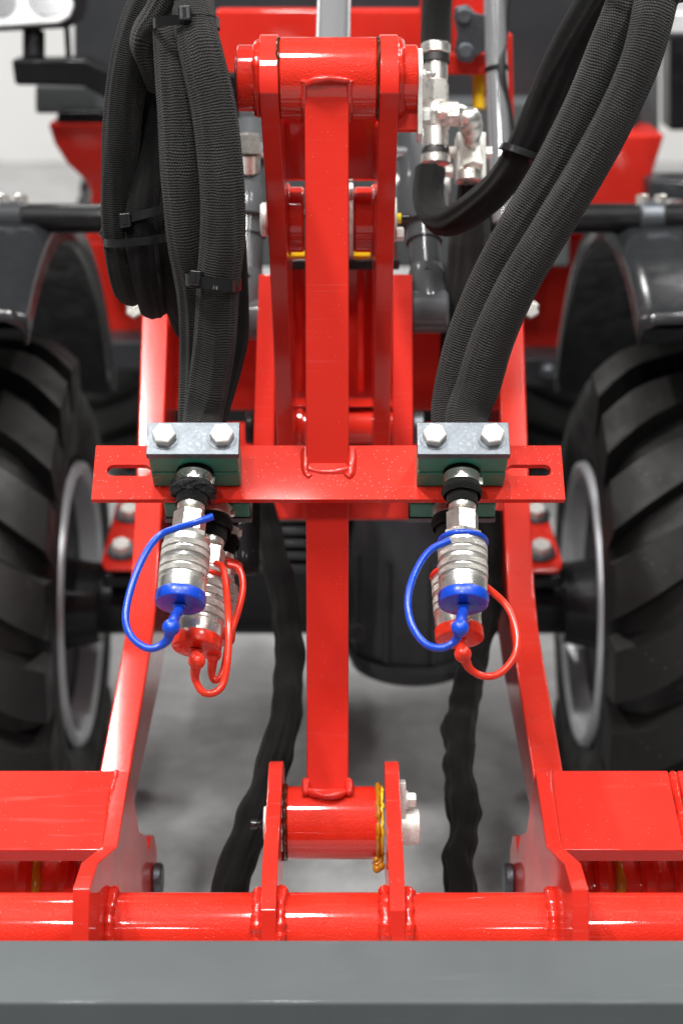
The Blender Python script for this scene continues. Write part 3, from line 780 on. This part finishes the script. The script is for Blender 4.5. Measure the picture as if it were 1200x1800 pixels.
    if mark:
        for tt in (0.0315, 0.0435):
            c = at(tt) - FWD * 0.0 
            nrm = (-FWD - ax * (-FWD).dot(ax)).normalized()
            side = (nrm + ex * 0.75).normalized()
            r_ = 0.01155 if tt < 0.04 else 0.0124
            MB().box(at(tt + 0.002) + side * r_, ax, side.cross(ax), side, 0.0030, 0.0006, 0.00015).build('paint_mark', 'mark_red', root)
    return root
front_d = 0.0150
H1 = 0.0240
# upper left, blue
bL = BP(XL, front_d, H1); aL = (bd + ex * -0.058 + bn * -0.02)
coupling(bL, aL, 'blue_plastic', 'blue capped quick coupling with frayed hose end, on the left', 1,
         [P(292, 1128, 1.345), P(262, 1140, 1.345), P(232, 1120, 1.352), P(221, 1085, 1.36), P(232, 1030, 1.375), P(255, 975, 1.392), P(280, 942, 1.405), P(312, 928, 1.402), P(345, 918, 1.398), P(374, 908, 1.402)],
         [P(301, 1103, 1.340)], None, scale=1.05, along=0.97)
# upper right, blue
bR = BP(XR, front_d, H1); aR = (bd + ex * -0.022 + bn * -0.02)
coupling(bR, aR, 'blue_plastic', 'blue capped quick coupling with neat hose end, on the right', 0,
         [P(800, 1126, 1.345), P(775, 1139, 1.345), P(745, 1130, 1.35), P(722, 1095, 1.36), P(717, 1050, 1.372), P(730, 1005, 1.388), P(755, 968, 1.400), P(790, 950, 1.405)],
         [P(808, 1104, 1.340)], (0.0705, 0.0195, V((0, 0, 0))), mark=True, scale=1.05, along=0.97)
# lower left, red
bL2 = BP(XL + 0.0145, front_d, -BT - H1); aL2 = (bd + ex * -0.085 + bn * -0.03)
coupling(bL2, aL2, 'red_plastic', 'red capped quick coupling half hidden behind the left blue one', 0,
         [P(343, 1192, 1.395), P(356, 1216, 1.395), P(376, 1218, 1.397), P(393, 1200, 1.40), P(401, 1150, 1.405), P(402, 1090, 1.42), P(398, 1040, 1.445), P(392, 1000, 1.46), P(380, 990, 1.47)],
         [P(346, 1162, 1.390)], (0.0705, 0.0195, V((0, 0, 0))), scale=1.06, along=1.08)
# lower right, red
bR2 = BP(XR - 0.008, front_d, -BT - H1); aR2 = (bd + ex * 0.040 + bn * -0.03)
coupling(bR2, aR2, 'red_plastic', 'red capped quick coupling half hidden behind the right blue one', 0,
         [P(826, 1176, 1.39), P(852, 1189, 1.392), P(880, 1182, 1.395), P(904, 1152, 1.405), P(908, 1115, 1.415), P(893, 1070, 1.43), P(862, 1038, 1.447), P(835, 1020, 1.46)],
         [P(813, 1150, 1.386)], (0.0705, 0.0195, V((0, 0, 0))), scale=1.05, along=1.01)
# third one behind on the left
coupling(P(398, 925, 1.585), (bd + ex * -0.06 + bn * -0.12), 'red_plastic', 'rearmost red capped coupling of the left cluster, mostly hidden', 0,
         [P(372, 1185, 1.47), P(379, 1196, 1.47), P(392, 1180, 1.473), P(404, 1120, 1.48), P(420, 1070, 1.49), P(427, 1030, 1.50), P(420, 1000, 1.508), P(400, 992, 1.51)],
         [P(375, 1150, 1.465)], (0.046, 0.0165, V((0, 0, 0))), scale=0.86)

# ------------------------------------------------------------------ sleeved hoses
def hose(pts, r, label, mat='sleeve', n=64, rough=0.05, nf=16, name='sleeved_hose', group='black fabric sleeved hoses', per=14, fold=0.11):
    path = cr([P(*q) for q in pts], per)
    m = MB().tube(path, r, n, True, rough=rough, nf=nf, fold=fold, seed=len(label) * 1.7)
    return m.build(name, mat, ang=80, label=label, cat='hose', group=group)
hose([(352, 812, 1.462), (357, 735, 1.480), (366, 680, 1.472), (377, 600, 1.455), (384, 500, 1.435), (391, 420, 1.420), (390, 320, 1.405), (378, 200, 1.395), (358, 110, 1.392), (345, 50, 1.400), (338, -20, 1.425), (335, -90, 1.46)],
     lambda t: 0.0165 + 0.0012 * math.sin(t * 3.1), 'thick sleeved hose rising from the left clamp, right one of the front pair')
hose([(347, 800, 1.500), (347, 735, 1.505), (350, 640, 1.500), (350, 560, 1.480), (344, 490, 1.460), (330, 410, 1.440), (320, 310, 1.425), (314, 210, 1.418), (308, 120, 1.418), (305, 50, 1.425), (300, -20, 1.45), (296, -90, 1.48)],
     lambda t: 0.0158 + 0.0018 * math.sin(t * 3.1), 'thick sleeved hose hanging at left, left one of the front pair')
hose([(345, 950, 1.53), (352, 800, 1.54), (395, 640, 1.56), (408, 560, 1.57), (400, 400, 1.55), (380, 250, 1.52), (360, 100, 1.52)], 0.0155, 'sleeved hose showing only as a sliver right behind the front pair', mat='sleeve_fine')
hose([(290, -30, 1.46), (258, 15, 1.462), (234, 80, 1.468), (220, 160, 1.475), (212, 260, 1.482), (208, 350, 1.492), (209, 420, 1.50), (217, 480, 1.515), (232, 512, 1.545), (245, 470, 1.585), (250, 380, 1.60), (255, 250, 1.60)],
     lambda t: 0.0165 - 0.0035 * min(1, max(0, (t - 0.25) * 3)), 'outermost loop of sleeved hose hanging at far left', mat='sleeve_left')
hose([(300, -20, 1.50), (290, 60, 1.505), (275, 140, 1.505), (260, 260, 1.50), (248, 370, 1.492), (250, 440, 1.50), (260, 500, 1.525), (272, 533, 1.575), (280, 480, 1.63), (280, 380, 1.64), (280, 200, 1.64)],
     0.0140, 'middle loop of the hose bundle hanging at left', mat='sleeve_fine')
hose([(318, 60, 1.525), (312, 180, 1.53), (300, 300, 1.52), (289, 380, 1.508), (292, 450, 1.52), (305, 510, 1.55), (322, 545, 1.585), (335, 580, 1.62), (345, 560, 1.66), (345, 400, 1.66)],
     0.0145, 'inner loop of the hose bundle just left of the front pair', mat='sleeve_fine')
# folded flap of sleeve at the top of the left bundle
hose([(330, -60, 1.40), (285, 20, 1.422), (262, 52, 1.432), (253, 80, 1.438), (262, 110, 1.45), (275, 150, 1.475)], lambda t: 0.0150 - 0.006 * t, 'short folded sleeve end at the top of the left hose bundle', rough=0.12, nf=30)
# right pair
hose([(824, 800, 1.470), (820, 735, 1.482), (840, 680, 1.478), (864, 600, 1.462), (911, 500, 1.442), (970, 400, 1.425), (1030, 300, 1.408), (1084, 200, 1.395), (1127, 100, 1.385), (1150, 10, 1.385), (1165, -80, 1.40)],
     lambda t: 0.0172 + 0.0012 * math.sin(t * 7), 'thick sleeved hose slanting up to the right, outer one of the pair', fold=0.06)
hose([(806, 800, 1.490), (795, 735, 1.500), (800, 680, 1.500), (818, 600, 1.488), (856, 500, 1.470), (908, 400, 1.452), (968, 300, 1.435), (1018, 200, 1.422), (1062, 100, 1.412), (1100, 10, 1.410), (1125, -80, 1.42)],
     lambda t: 0.0170 + 0.0010 * math.sin(t * 6 + 1), 'thick sleeved hose slanting up to the right, inner one of the pair', fold=0.06)
# rear right hoses
hose([(1075, -40, 1.52), (1025, 40, 1.54), (985, 115, 1.56), (955, 185, 1.58), (922, 258, 1.60), (880, 322, 1.63), (832, 366, 1.66), (790, 388, 1.69), (762, 378, 1.72), (752, 345, 1.74), (756, 300, 1.75)],
     lambda t: 0.0185 - 0.0035 * min(1, t * 2), 'sleeved hose curving behind the right pair into silver fittings', mat='sleeve_fine')
hose([(770, -60, 1.80), (767, 20, 1.80), (764, 90, 1.79)], 0.0150, 'straight black hose dropping from above into the fittings', mat='sleeve_fine')
hose([(826, 318, 1.84), (828, 380, 1.86), (822, 450, 1.88), (812, 540, 1.90), (808, 640, 1.92), (812, 760, 1.94)], lambda t: 0.0120 + 0.0105 * min(1, t * 3), 'dark sleeved hose hanging below the silver valve block', mat='sleeve')
# draping hoses below
hose([(440, 840, 1.93), (465, 900, 1.91), (484, 985, 1.89), (503, 1070, 1.87), (509, 1150, 1.84), (505, 1230, 1.80), (490, 1310, 1.77), (462, 1400, 1.74), (425, 1500, 1.71), (395, 1590, 1.68), (370, 1680, 1.65)],
     lambda t: 0.0125 + 0.0065 * t, 'black hose draping down left of the link to the lower frame', mat='sleeve_fine', rough=0.22, nf=38, per=20, fold=0.14)
hose([(868, 900, 1.95), (862, 1000, 1.94), (848, 1090, 1.92), (826, 1180, 1.88), (812, 1260, 1.84), (806, 1330, 1.81), (812, 1400, 1.78), (816, 1450, 1.76), (804, 1505, 1.74), (810, 1560, 1.72), (806, 1640, 1.70)],
     lambda t: 0.0160 + 0.0034 * noise.noise(V((t * 13, 4.2, 0))), 'wrinkled black hose draping down right of the link', mat='sleeve_fine', rough=0.30, nf=46, per=22, fold=0.14)

# ------------------------------------------------------------------ cable ties
def tie(c, a, b, wdir, wid, head, label, text=None, k=56, headdir=None):
    c = V(c); root = thing('cable_tie', label, 'cable tie', c, 'black cable ties on the hoses')
    wd = wdir.normalized() * wid / 2; th = 0.0013
    vs = []; fs = []
    for i in range(k):
        t = 2 * math.pi * i / k
        ca, sa = math.cos(t), math.sin(t)
        q = a * (abs(ca) ** 0.8 * (1 if ca > 0 else -1)) + b * (abs(sa) ** 0.8 * (1 if sa > 0 else -1))
        o = q.normalized() * th
        vs += [c + q - wd, c + q + o - wd, c + q + o + wd, c + q + wd]
    for i in range(k):
        j = (i + 1) % k
        for e in range(4):
            g = (e + 1) % 4; fs.append([i * 4 + e, i * 4 + g, j * 4 + g, j * 4 + e])
    MB().add(vs, fs).build('strap', 'tie_plastic', root, ang=40)
    hx, hu, hn = headdir
    hd = MB().box(head, hx, hu, hn, 0.0052, 0.0062, 0.0040).build('head', 'tie_plastic', root, bevel=0.0014)
    MB().box(V(head) + V(hn).normalized() * 0.0041, hx, hu, hn, 0.0014, 0.0038, 0.0004).build('slot', 'black_paint', hd)
    if text:
        p, s = text
        text_part('size_mark', s, 0.0048, 'mark_dim', Matrix.Translation(p) @ Matrix((ex, UPV, -FWD)).transposed().to_4x4() @ Matrix.Rotation(rad(-10), 4, 'Z'), root, 0.0001)
    return root
hd_ = lambda yaw, roll=0: (CD(math.cos(rad(yaw)) * math.cos(rad(roll)), math.sin(rad(roll)), math.sin(rad(yaw))), CD(-math.sin(rad(roll)), math.cos(rad(roll)), 0), CD(-math.sin(rad(yaw)), 0, math.cos(rad(yaw))))
tie(P(328, 44, 1.412), CD(0.0262, 0.001, 0.0), CD(0, -0.004, 0.0290), CD(0, 1, 0.25), 0.0080, P(325, 24, 1.379), 'cable tie round the very top of the front left hoses', headdir=hd_(0, 3))
tie(P(374, 494, 1.441), CD(0.0222, -0.0030, 0), CD(-0.002, -0.0060, 0.0285), CD(0, 1, 0.25), 0.0100, P(345, 489, 1.414), 'cable tie marked 14 low on the front left hoses', text=(P(378, 506, 1.4105), '14'), headdir=hd_(20, -8))
tie(P(258, 384, 1.508), CD(0.0235, 0.0065, 0), CD(0.002, -0.002, 0.0330), CD(0.12, 1, 0.1), 0.0080, P(222, 388, 1.478), 'upper of two cable ties on the hanging left loops', headdir=hd_(12, 4))
tie(P(247, 416, 1.510), CD(0.0310, 0.003, 0), CD(0, -0.0100, 0.0340), CD(0, 1, 0.3), 0.0070, P(187, 405, 1.500), 'lower, longer cable tie on the hanging left loops', headdir=hd_(60, -20))
tie(P(916, 268, 1.602), CD(0.0185, -0.0065, 0), CD(0.0, -0.003, 0.0175), CD(0.45, 0.9, 0.1), 0.0065, P(935, 276, 1.592), 'cable tie on the rear hose behind the right pair', headdir=hd_(-30, 20))
tie(P(1125, -18, 1.40), CD(0.0350, -0.006, 0), CD(0, -0.004, 0.0225), CD(0.2, 1, 0.2), 0.0075, P(1180, 2, 1.378), 'cable tie round the right hose pair at the top corner', headdir=hd_(-20, -35))

# ------------------------------------------------------------------ fittings, upper right
ft = thing('tee_fitting', 'silver stacked tee and elbow pipe fittings beside the upper pin', 'pipe fitting', P(765, 290, 1.77))
ax0 = CD(0, -1, 0.05)
def fl_(py, prof, name, mat='nickel', px=765, D=1.78, hexa=None):
    o = P(px, py, D)
    if hexa: return MB().hexa(o, ax0, hexa[0], hexa[1], rot=0.2).build(name, mat, ft)
    return MB().lathe(o, ax0, prof, 32).build(name, mat, ft)
fl_(78, [(0, 0.0145), (0.001, 0.0155), (0.010, 0.0155), (0.011, 0.0145)], 'band_clamp')
fl_(98, [(0, 0.0145), (0.008, 0.015)], 'rubber_end', 'rubber_hose')
fl_(110, [(0, 0.011), (0, 0.0125), (0.020, 0.0125), (0.022, 0.010)], 'ferrule')
fl_(146, None, 'hex_nut', hexa=(0.0250, 0.022))
fl_(184, [(0, 0.0130), (0.045, 0.0130)], 'tee_body')
fl_(200, None, 'tee_hex', hexa=(0.0270, 0.016))
fl_(232, None, 'hex_nut', hexa=(0.0250, 0.020))
fl_(264, [(0, 0.0105), (0.004, 0.0135), (0.006, 0.0155), (0.014, 0.0155), (0.015, 0.013)], 'band_clamp')
fl_(255, [(0, 0.0135), (0.010, 0.0150)], 'rubber_end', 'rubber_hose')
MB().tube(cr([P(770, 205, 1.77), P(800, 198, 1.77), P(822, 206, 1.775), P(828, 232, 1.78), P(828, 250, 1.79)], 8), lambda t: 0.0105 + 0.002 * math.sin(t * 12), 24).build('elbow', 'nickel', ft)
MB().hexa(P(786, 200, 1.77), ex, 0.024, 0.012).build('elbow_nut', 'nickel', ft)
MB().ball(P(824, 210, 1.772), 0.013).build('elbow_knuckle', 'nickel', ft)
vb = thing('valve_block', 'square silver valve block with hose outlet, left of the curved hose', 'valve block', P(825, 320, 1.82))
MB().box(P(826, 279, 1.82), ex, UPV, FWD, 0.0155, 0.0245, 0.018).build('block', 'bolt_zinc', vb, bevel=0.0015)
MB().hexa(P(826, 246, 1.81), CD(0, 1, 0), 0.024, 0.010).build('inlet_nut', 'nickel', vb)
MB().hexa(P(825, 262, 1.80), CD(0.1, -1, 0.5), 0.020, 0.026).build('outlet_nut', 'nickel', vb)
MB().lathe(P(824, 295, 1.80), CD(0, -1, 0.1), [(0, 0.010), (0.004, 0.0135), (0.014, 0.0135), (0.015, 0.012)], 28).build('band_clamp', 'nickel', vb)
for sx_ in (-1, 1):
    MB().hexa(P(826 + sx_ * 26, 268, 1.82), ex * sx_, 0.012, 0.008).build('plug', 'nickel', vb)
MB().hexa(P(796, 300, 1.83), -ex, 0.014, 0.010).build('plug', 'nickel', vb)

# ------------------------------------------------------------------ tractor behind
tr = thing('tractor', 'red and dark grey compact tractor behind the loader frame', 'tractor', P(580, 1500, 2.9))
def slab(pts, D, depth, name, mat, parent=tr, bevel=0.006, D2=None):
    if len(pts[0]) > 2: pp = [P(*q) for q in pts]; dv = FWD
    else:                                       # an upright face: one world distance for every corner
        yw = P(600, sum(q[1] for q in pts) / len(pts), D).y; pp = []; dv = ey
        for q in pts:
            r = P(q[0], q[1], 1.0) - CAM; pp.append(CAM + r * (yw / r.y))
    return MB().prism(pp, dv * depth).build(name, mat, parent, bevel=bevel)
def rect(x0, y0, x1, y1): return [(x0, y0), (x1, y0), (x1, y1), (x0, y1)]
slab(rect(130, -140, 1060, 220), 3.15, 0.10, 'cab_panel', 'dark_grey_paint')
slab(rect(395, 180, 1000, 470), 2.95, 0.10, 'rear_panel', 'grey_paint')
slab(rect(378, 16, 752, 190), 2.50, 0.04, 'front_panel', 'red')
slab([(84, 216), (330, 216), (330, 425), (150, 425), (160, 340), (150, 318), (118, 288), (96, 254)], 2.95, 0.30, 'hood_side', 'red')
slab([(870, 236), (1168, 236), (1158, 268), (1142, 320), (1142, 372), (870, 372)], 2.95, 0.30, 'hood_side', 'red')
slab(rect(100, 196, 330, 222), 2.92, 0.20, 'seal_strip', 'black_paint')
slab(rect(62, 150, 330, 200), 2.96, 0.20, 'cover_plate', 'grey_paint')
slab([(20, 104), (150, 104), (330, 190), (330, 248), (145, 152), (26, 150)], 2.78, 0.06, 'lamp_bracket', 'black_paint')
# work lamps
hl = slab([(-60, -40), (120, -40), (140, -28), (146, 10), (138, 40), (118, 50), (-40, 58), (-60, 50)], 2.74, 0.07, 'work_lamp', 'fender_plastic')
MB().prism([P(*q, 2.735) for q in ((-50, -30), (110, -30), (128, -16), (130, 8), (122, 30), (104, 40), (-30, 48), (-50, 40))], FWD * 0.01).build('lens', 'lamp_white', hl, bevel=0.004)
for px, py, r in ((82, -4, 34), (0, 2, 30)):
    MB().lathe(P(px, py, 2.733), FWD, [(0, 0.030 * r / 34), (0.004, 0.027 * r / 34), (0.014, 0.012), (0.014, 0)], 28).build('reflector', 'chrome', hl)
MB().cyl(P(60, 56, 2.78), P(60, 104, 2.78), 0.018, 24).build('lamp_stem', 'black_paint', tr)
MB().cyl(P(118, 50, 2.80), P(121, 104, 2.80), 0.005, 12).build('lamp_cable', 'black_paint', tr)
slab(rect(1148, 22, 1260, 62), 2.70, 0.06, 'work_lamp', 'lamp_white')
slab(rect(1146, 60, 1260, 70), 2.69, 0.07, 'lamp_trim', 'black_paint')
slab(rect(995, 120, 1120, 238), 3.00, 0.15, 'battery_box', 'dark_grey_paint')
slab(rect(1120, 75, 1158, 238), 3.05, 0.10, 'side_post', 'grey_paint')
slab(rect(1176, 60, 1260, 230), 3.3, 0.10, 'door_panel', 'black_paint')
slab(rect(1140, 318, 1260, 352), 2.9, 0.1, 'step_edge', 'dark_grey_paint')
# upper right frame members
slab(rect(735, 96, 885, 132), 2.15, 0.05, 'frame_rail', 'red', bevel=0.003)
slab([(738, -40), (770, -40), (775, 300), (742, 300)], 2.20, 0.04, 'frame_post', 'red', bevel=0.003)
slab([(858, 120), (884, 120), (892, 330), (868, 330)], 2.20, 0.04, 'frame_post', 'red', bevel=0.003)
slab([(795, -40), (850, -40), (850, 100), (795, 100)], 2.22, 0.03, 'frame_plate', 'red', bevel=0.003)
slab([(888, 60), (900, 60), (905, 300), (893, 300)], 2.3, 0.03, 'frame_edge', 'red', bevel=0.003)
lp_ = [(800, 12), (822, 8), (834, 22), (862, 30), (862, 86), (838, 98), (826, 112), (806, 108), (798, 92), (803, 60), (797, 30)]
zl = slab(lp_, 2.12, 0.008, 'zinc_link', 'zinc', bevel=0.002)
for px, py in ((815, 28), (818, 90)):
    MB().cyl(P(px, py, 2.115), P(px, py, 2.105), 0.010, 24, ch=0.002).build('link_bolt', 'zinc', zl)
MB().cyl(P(866, -80, 2.10), P(872, 120, 2.10), 0.0135, 24).build('steel_pipe', 'chrome', tr)
MB().cyl(P(872, 120, 2.10), P(884, 390, 2.10), 0.0135, 24).build('steel_pipe', 'chrome', tr)
MB().cyl(P(872, 118, 2.10), P(873, 126, 2.10), 0.0150, 24).build('pipe_clip', 'black_paint', tr)
MB().tube(cr([P(893, -40, 2.1), P(884, 60, 2.1), P(880, 125, 2.09), P(895, 220, 2.1), P(905, 300, 2.1)], 8), 0.006, 12).build('cable', 'rubber_hose', tr)
MB().cyl(P(841, 128, 2.18), P(841, 192, 2.18), 0.008, 20).build('yellow_rod', 'yellow_paint', tr)
slab(rect(380, 128, 420, 520), 2.3, 0.02, 'hose_guard', 'black_paint')
# guard bar across
gb = YZ(384, 2.36)
MB().cyl(V((X(-60, 2.36), gb.y, gb.z)), V((X(1260, 2.36), gb.y, gb.z)), 0.0205, 36).build('guard_bar', 'black_paint', tr)
for px in (22, 1143):
    MB().cyl(V((X(px - 22, 2.36), gb.y, gb.z)), V((X(px + 22, 2.36), gb.y, gb.z)), 0.0245, 32, ch=0.003).build('bar_clamp', 'zinc' if px > 600 else 'dark_grey_paint', tr)
    for s in (-1, 1):
        MB().hexa(V((X(px + s * 16, 2.36), gb.y, gb.z)) + UPV * 0.020, UPV, 0.016, 0.012).build('clamp_bolt', 'nickel', tr)
# chassis
slab(rect(142, 414, 330, 600), 3.22, 0.25, 'chassis_side', 'red', bevel=0.02)
slab(rect(905, 410, 1075, 628), 3.22, 0.25, 'chassis_side', 'red', bevel=0.02)
slab([(990, 470), (1006, 440), (1006, 488), (984, 488)], 3.215, 0.01, 'chassis_slot', 'black_paint', bevel=0)
slab(rect(170, 600, 280, 650), 3.18, 0.3, 'chassis_step', 'dark_grey_paint')
slab(rect(905, 630, 1022, 678), 3.18, 0.3, 'chassis_step', 'dark_grey_paint')
MB().lathe(P(963, 652, 3.175), -FWD, [(0, 0.016), (0.006, 0.012), (0.010, 0.005), (0.010, 0)], 20).build('step_bolt', 'zinc', tr)
for px in (238, 930):
    MB().hexa(P(px, 545, 2.2), -FWD, 0.02, 0.014).build('frame_bolt', 'nickel', tr)
slab(rect(300, 560, 920, 1010), 2.62, 0.25, 'gearbox_case', 'black_paint', bevel=0.02)
for i in range(5):
    slab(rect(452, 908 + i * 22, 560, 919 + i * 22), 2.35, 0.03, 'cooler_fin', 'dark_grey_paint', bevel=0.002)
# axle, hubs, red axle brackets
wc = YZ(1060, 2.60); tw = 0.39
MB().cyl(V((-0.40, wc.y + 0.02, wc.z + 0.0)), V((0.38, wc.y + 0.02, wc.z + 0.0)), 0.055, 36).build('axle_tube', 'black_paint', tr)
MB().box(V((CX, wc.y + 0.03, wc.z + 0.03)), ex, ey, ez, 0.29, 0.07, 0.045).build('axle_beam', 'black_paint', tr, bevel=0.01)
dc = P(728, 930, 2.42)
dz = P(728, 1205, 2.42).z
MB().lathe(V((dc.x, dc.y, dz)), ez, [(0.0, 0.0), (0.0, 0.080), (0.006, 0.090), (0.012, 0.092), (0.10, 0.092), (0.20, 0.089), (0.25, 0.080), (0.27, 0.05), (0.275, 0)], 56).build('gear_housing', 'dark_grey_paint', tr)
MB().lathe(V((dc.x, dc.y, dz + 0.024)), ez, [(0, 0.0915), (0, 0.0985), (0.012, 0.0985), (0.012, 0.0915)], 56, caps=False).build('housing_flange', 'dark_grey_paint', tr)
for a in (-60, -25, 15, 50):
    n_ = V((math.sin(rad(a)), -math.cos(rad(a)), 0))
    MB().box(V((dc.x, dc.y, dz + 0.115)) + n_ * 0.093, n_, n_.cross(ez), ez, 0.005, 0.0035, 0.075).build('housing_rib', 'dark_grey_paint', tr, bevel=0.0015)
for px in (628,):
    MB().hexa(P(px, 1112, 2.335), -FWD, 0.022, 0.014).build('housing_bolt', 'dark_grey_paint', tr)
def axle_bracket(pts, bolts):
    o = slab(pts, 2.48, 0.05, 'axle_bracket', 'red', bevel=0.008)
    for px, py, D in bolts:
        MB().lathe(P(px, py, D), CD(0, 0.75, 0.66), [(0, 0.021), (0.003, 0.020), (0.0035, 0)], 28).build('washer', 'zinc', o)
        MB().hexa(P(px, py, D), CD(0, 0.75, 0.66), 0.024, 0.016).build('bolt', 'bolt_zinc', o)
axle_bracket([(205, 880, 2.62), (300, 880, 2.62), (300, 1005, 2.42), (180, 1005, 2.42), (177, 985, 2.42)], ((228, 905, 2.56), (214, 968, 2.45)))
axle_bracket([(900, 880, 2.62), (955, 880, 2.62), (988, 985, 2.42), (988, 1008, 2.42), (900, 1008, 2.42)], ((942, 905, 2.56), (950, 970, 2.45)))
slab(rect(180, 1010, 290, 1035), 2.50, 0.1, 'spring_pad', 'black_paint')
slab(rect(905, 1012, 990, 1035), 2.50, 0.1, 'spring_pad', 'black_paint')

# wheels: tyre with lugs, rim with dish and bolts
TR, RR = 0.372, 0.205
def tyre_mesh(inner_sign):
    w2 = tw / 2
    pr = [(-w2 + 0.030, RR - 0.004), (-w2 + 0.008, RR + 0.02), (-w2 - 0.006, RR + 0.06), (-w2 - 0.004, RR + 0.10), (-w2 + 0.016, TR - 0.030), (-w2 + 0.040, TR - 0.006), (-w2 + 0.07, TR),
          (0, TR + 0.006), (w2 - 0.07, TR), (w2 - 0.040, TR - 0.006), (w2 - 0.016, TR - 0.030), (w2 + 0.004, RR + 0.10), (w2 + 0.006, RR + 0.06), (w2 - 0.008, RR + 0.02), (w2 - 0.030, RR - 0.004)]
    return MB().lathe(V((0, 0, 0)), ex, pr, 96)
def lug_mesh(sgn):
    m = MB(); N = 10; vs = []
    for i in range(N + 1):
        t = i / N
        x = sgn * (-0.01 + (tw / 2 + 0.006 + 0.01) * t)
        base_r = TR + 0.004 - 0.002 * t - (0.034 * max(0, (t - 0.72) / 0.28) ** 1.6)
        top_r = base_r + 0.026 + 0.004 * t
        ang = -0.36 * t ** 0.85
        hb = (0.034 + 0.014 * t) / TR; ht = (0.024 + 0.012 * t) / TR
        for r, da in ((base_r - 0.03, -hb), (top_r, -ht), (top_r, ht), (base_r - 0.03, hb)):
            a = ang + da
            vs.append(V((x, -r * math.cos(a), r * math.sin(a))))
    fs = [[3, 2, 1, 0], [N * 4, N * 4 + 1, N * 4 + 2, N * 4 + 3]]
    for i in range(N):
        for k in range(4):
            j = (k + 1) % 4; fs.append([i * 4 + k, i * 4 + j, (i + 1) * 4 + j, (i + 1) * 4 + k])
    return m.add(vs, fs)
tyre_me = tyre_mesh(1).mesh('tyre', 'rubber')
lugR = lug_mesh(1).mesh('tread_lug', 'rubber', ang=30); lugL = lug_mesh(-1).mesh('tread_lug', 'rubber', ang=30)
def wheel(c, inner, nlug, lim, phase=0.0, full=True):
    # inner: +1 when the machine's side of the wheel is towards +X
    ty = place('tyre', tyre_me, Matrix.Translation(c), tr)
    for s, me in ((1, lugR), (-1, lugL)):
        for k in range(nlug):
            a = 2 * math.pi * (k + (0.5 if s < 0 else 0)) / nlug + phase
            aa = math.degrees(a) % 360
            if lim and not (aa < lim[0] or aa > lim[1]): continue
            place('tread_lug', me, Matrix.Translation(c) @ Matrix.Rotation(-a, 4, 'X'), ty)
    if not full: return
    xi = c.x + inner * tw / 2
    s = inner
    o = V((xi, c.y, c.z))
    rim = MB().lathe(o + ex * s * -0.005, ex * -s, [(0.0, RR + 0.012), (-0.008, RR + 0.010), (-0.010, RR + 0.002), (-0.004, RR - 0.010), (0.03, RR - 0.020), (0.06, RR - 0.022), (0.10, RR - 0.045), (0.21, RR - 0.05)], 80, caps=False).build('rim', 'rim_paint', tr)
    MB().lathe(o + ex * s * -0.005, ex * -s, [(0.17, 0), (0.17, RR - 0.06), (0.19, RR - 0.049)], 48, caps=False).build('dish', 'black_paint', rim)
    MB().lathe(o + ex * s * 0.03, ex * -s, [(0, 0.0), (0, 0.060), (0.05, 0.070), (0.12, 0.085), (0.20, 0.085)], 40).build('hub', 'black_paint', rim)
    for k in range(6):
        a = k * math.pi / 3
        MB().hexa(o + V((-s * 0.185, 0.115 * math.cos(a), 0.115 * math.sin(a))), ex * s, 0.022, 0.014).build('wheel_nut', 'nickel', rim)
xwl = X(145, 2.60); xwr = X(1020, 2.60)
cL = V((xwl - tw / 2, wc.y, wc.z)); cR = V((xwr + tw / 2, wc.y, wc.z))
wheel(cL, 1, 20, (115, 250), phase=0.10)
wheel(cR, -1, 20, (115, 250), phase=0.02)
# rear wheels, further back
rc = V((0, 4.35, 0.40))
wheel(V((xwl - tw / 2 + 0.15, rc.y, wc.z)), 1, 20, (115, 250), phase=0.2, full=False)
wheel(V((xwr + tw / 2 - 0.15, rc.y, wc.z)), -1, 20, (115, 250), phase=0.05, full=False)

# mudguards over the front wheels
def fender(xin, sgn, R=0.575, a0=60, a1=160):
    m = MB(); N = 40; vs = []; wd = 0.46
    secs = [(0.000, -0.028), (0.000, 0.0), (0.018, 0.012), (0.10, 0.016), (0.115, 0.030), (0.30, 0.034), (0.32, 0.018), (wd, 0.012)]
    K = len(secs)
    for i in range(N + 1):
        a = rad(a0 + (a1 - a0) * i / N)
        for (x, dr) in secs:
            r = R + dr
            vs.append(V((xin + sgn * x, wc.y - r * math.cos(a), wc.z + r * math.sin(a))))
    fs = [[i * K + k, i * K + k + 1, (i + 1) * K + k + 1, (i + 1) * K + k] for i in range(N) for k in range(K - 1)]
    o = m.add(vs, fs).build('mudguard', 'fender_plastic', tr, ang=50)
    so = o.modifiers.new('solid', 'SOLIDIFY'); so.thickness = 0.006
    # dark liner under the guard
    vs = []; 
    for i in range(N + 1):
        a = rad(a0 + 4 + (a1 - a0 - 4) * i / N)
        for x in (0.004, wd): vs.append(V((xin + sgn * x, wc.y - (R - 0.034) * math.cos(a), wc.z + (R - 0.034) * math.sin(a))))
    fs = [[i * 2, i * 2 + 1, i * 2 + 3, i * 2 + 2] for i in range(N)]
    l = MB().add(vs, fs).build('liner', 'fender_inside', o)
fender(-0.405, -1); fender(0.378, 1)
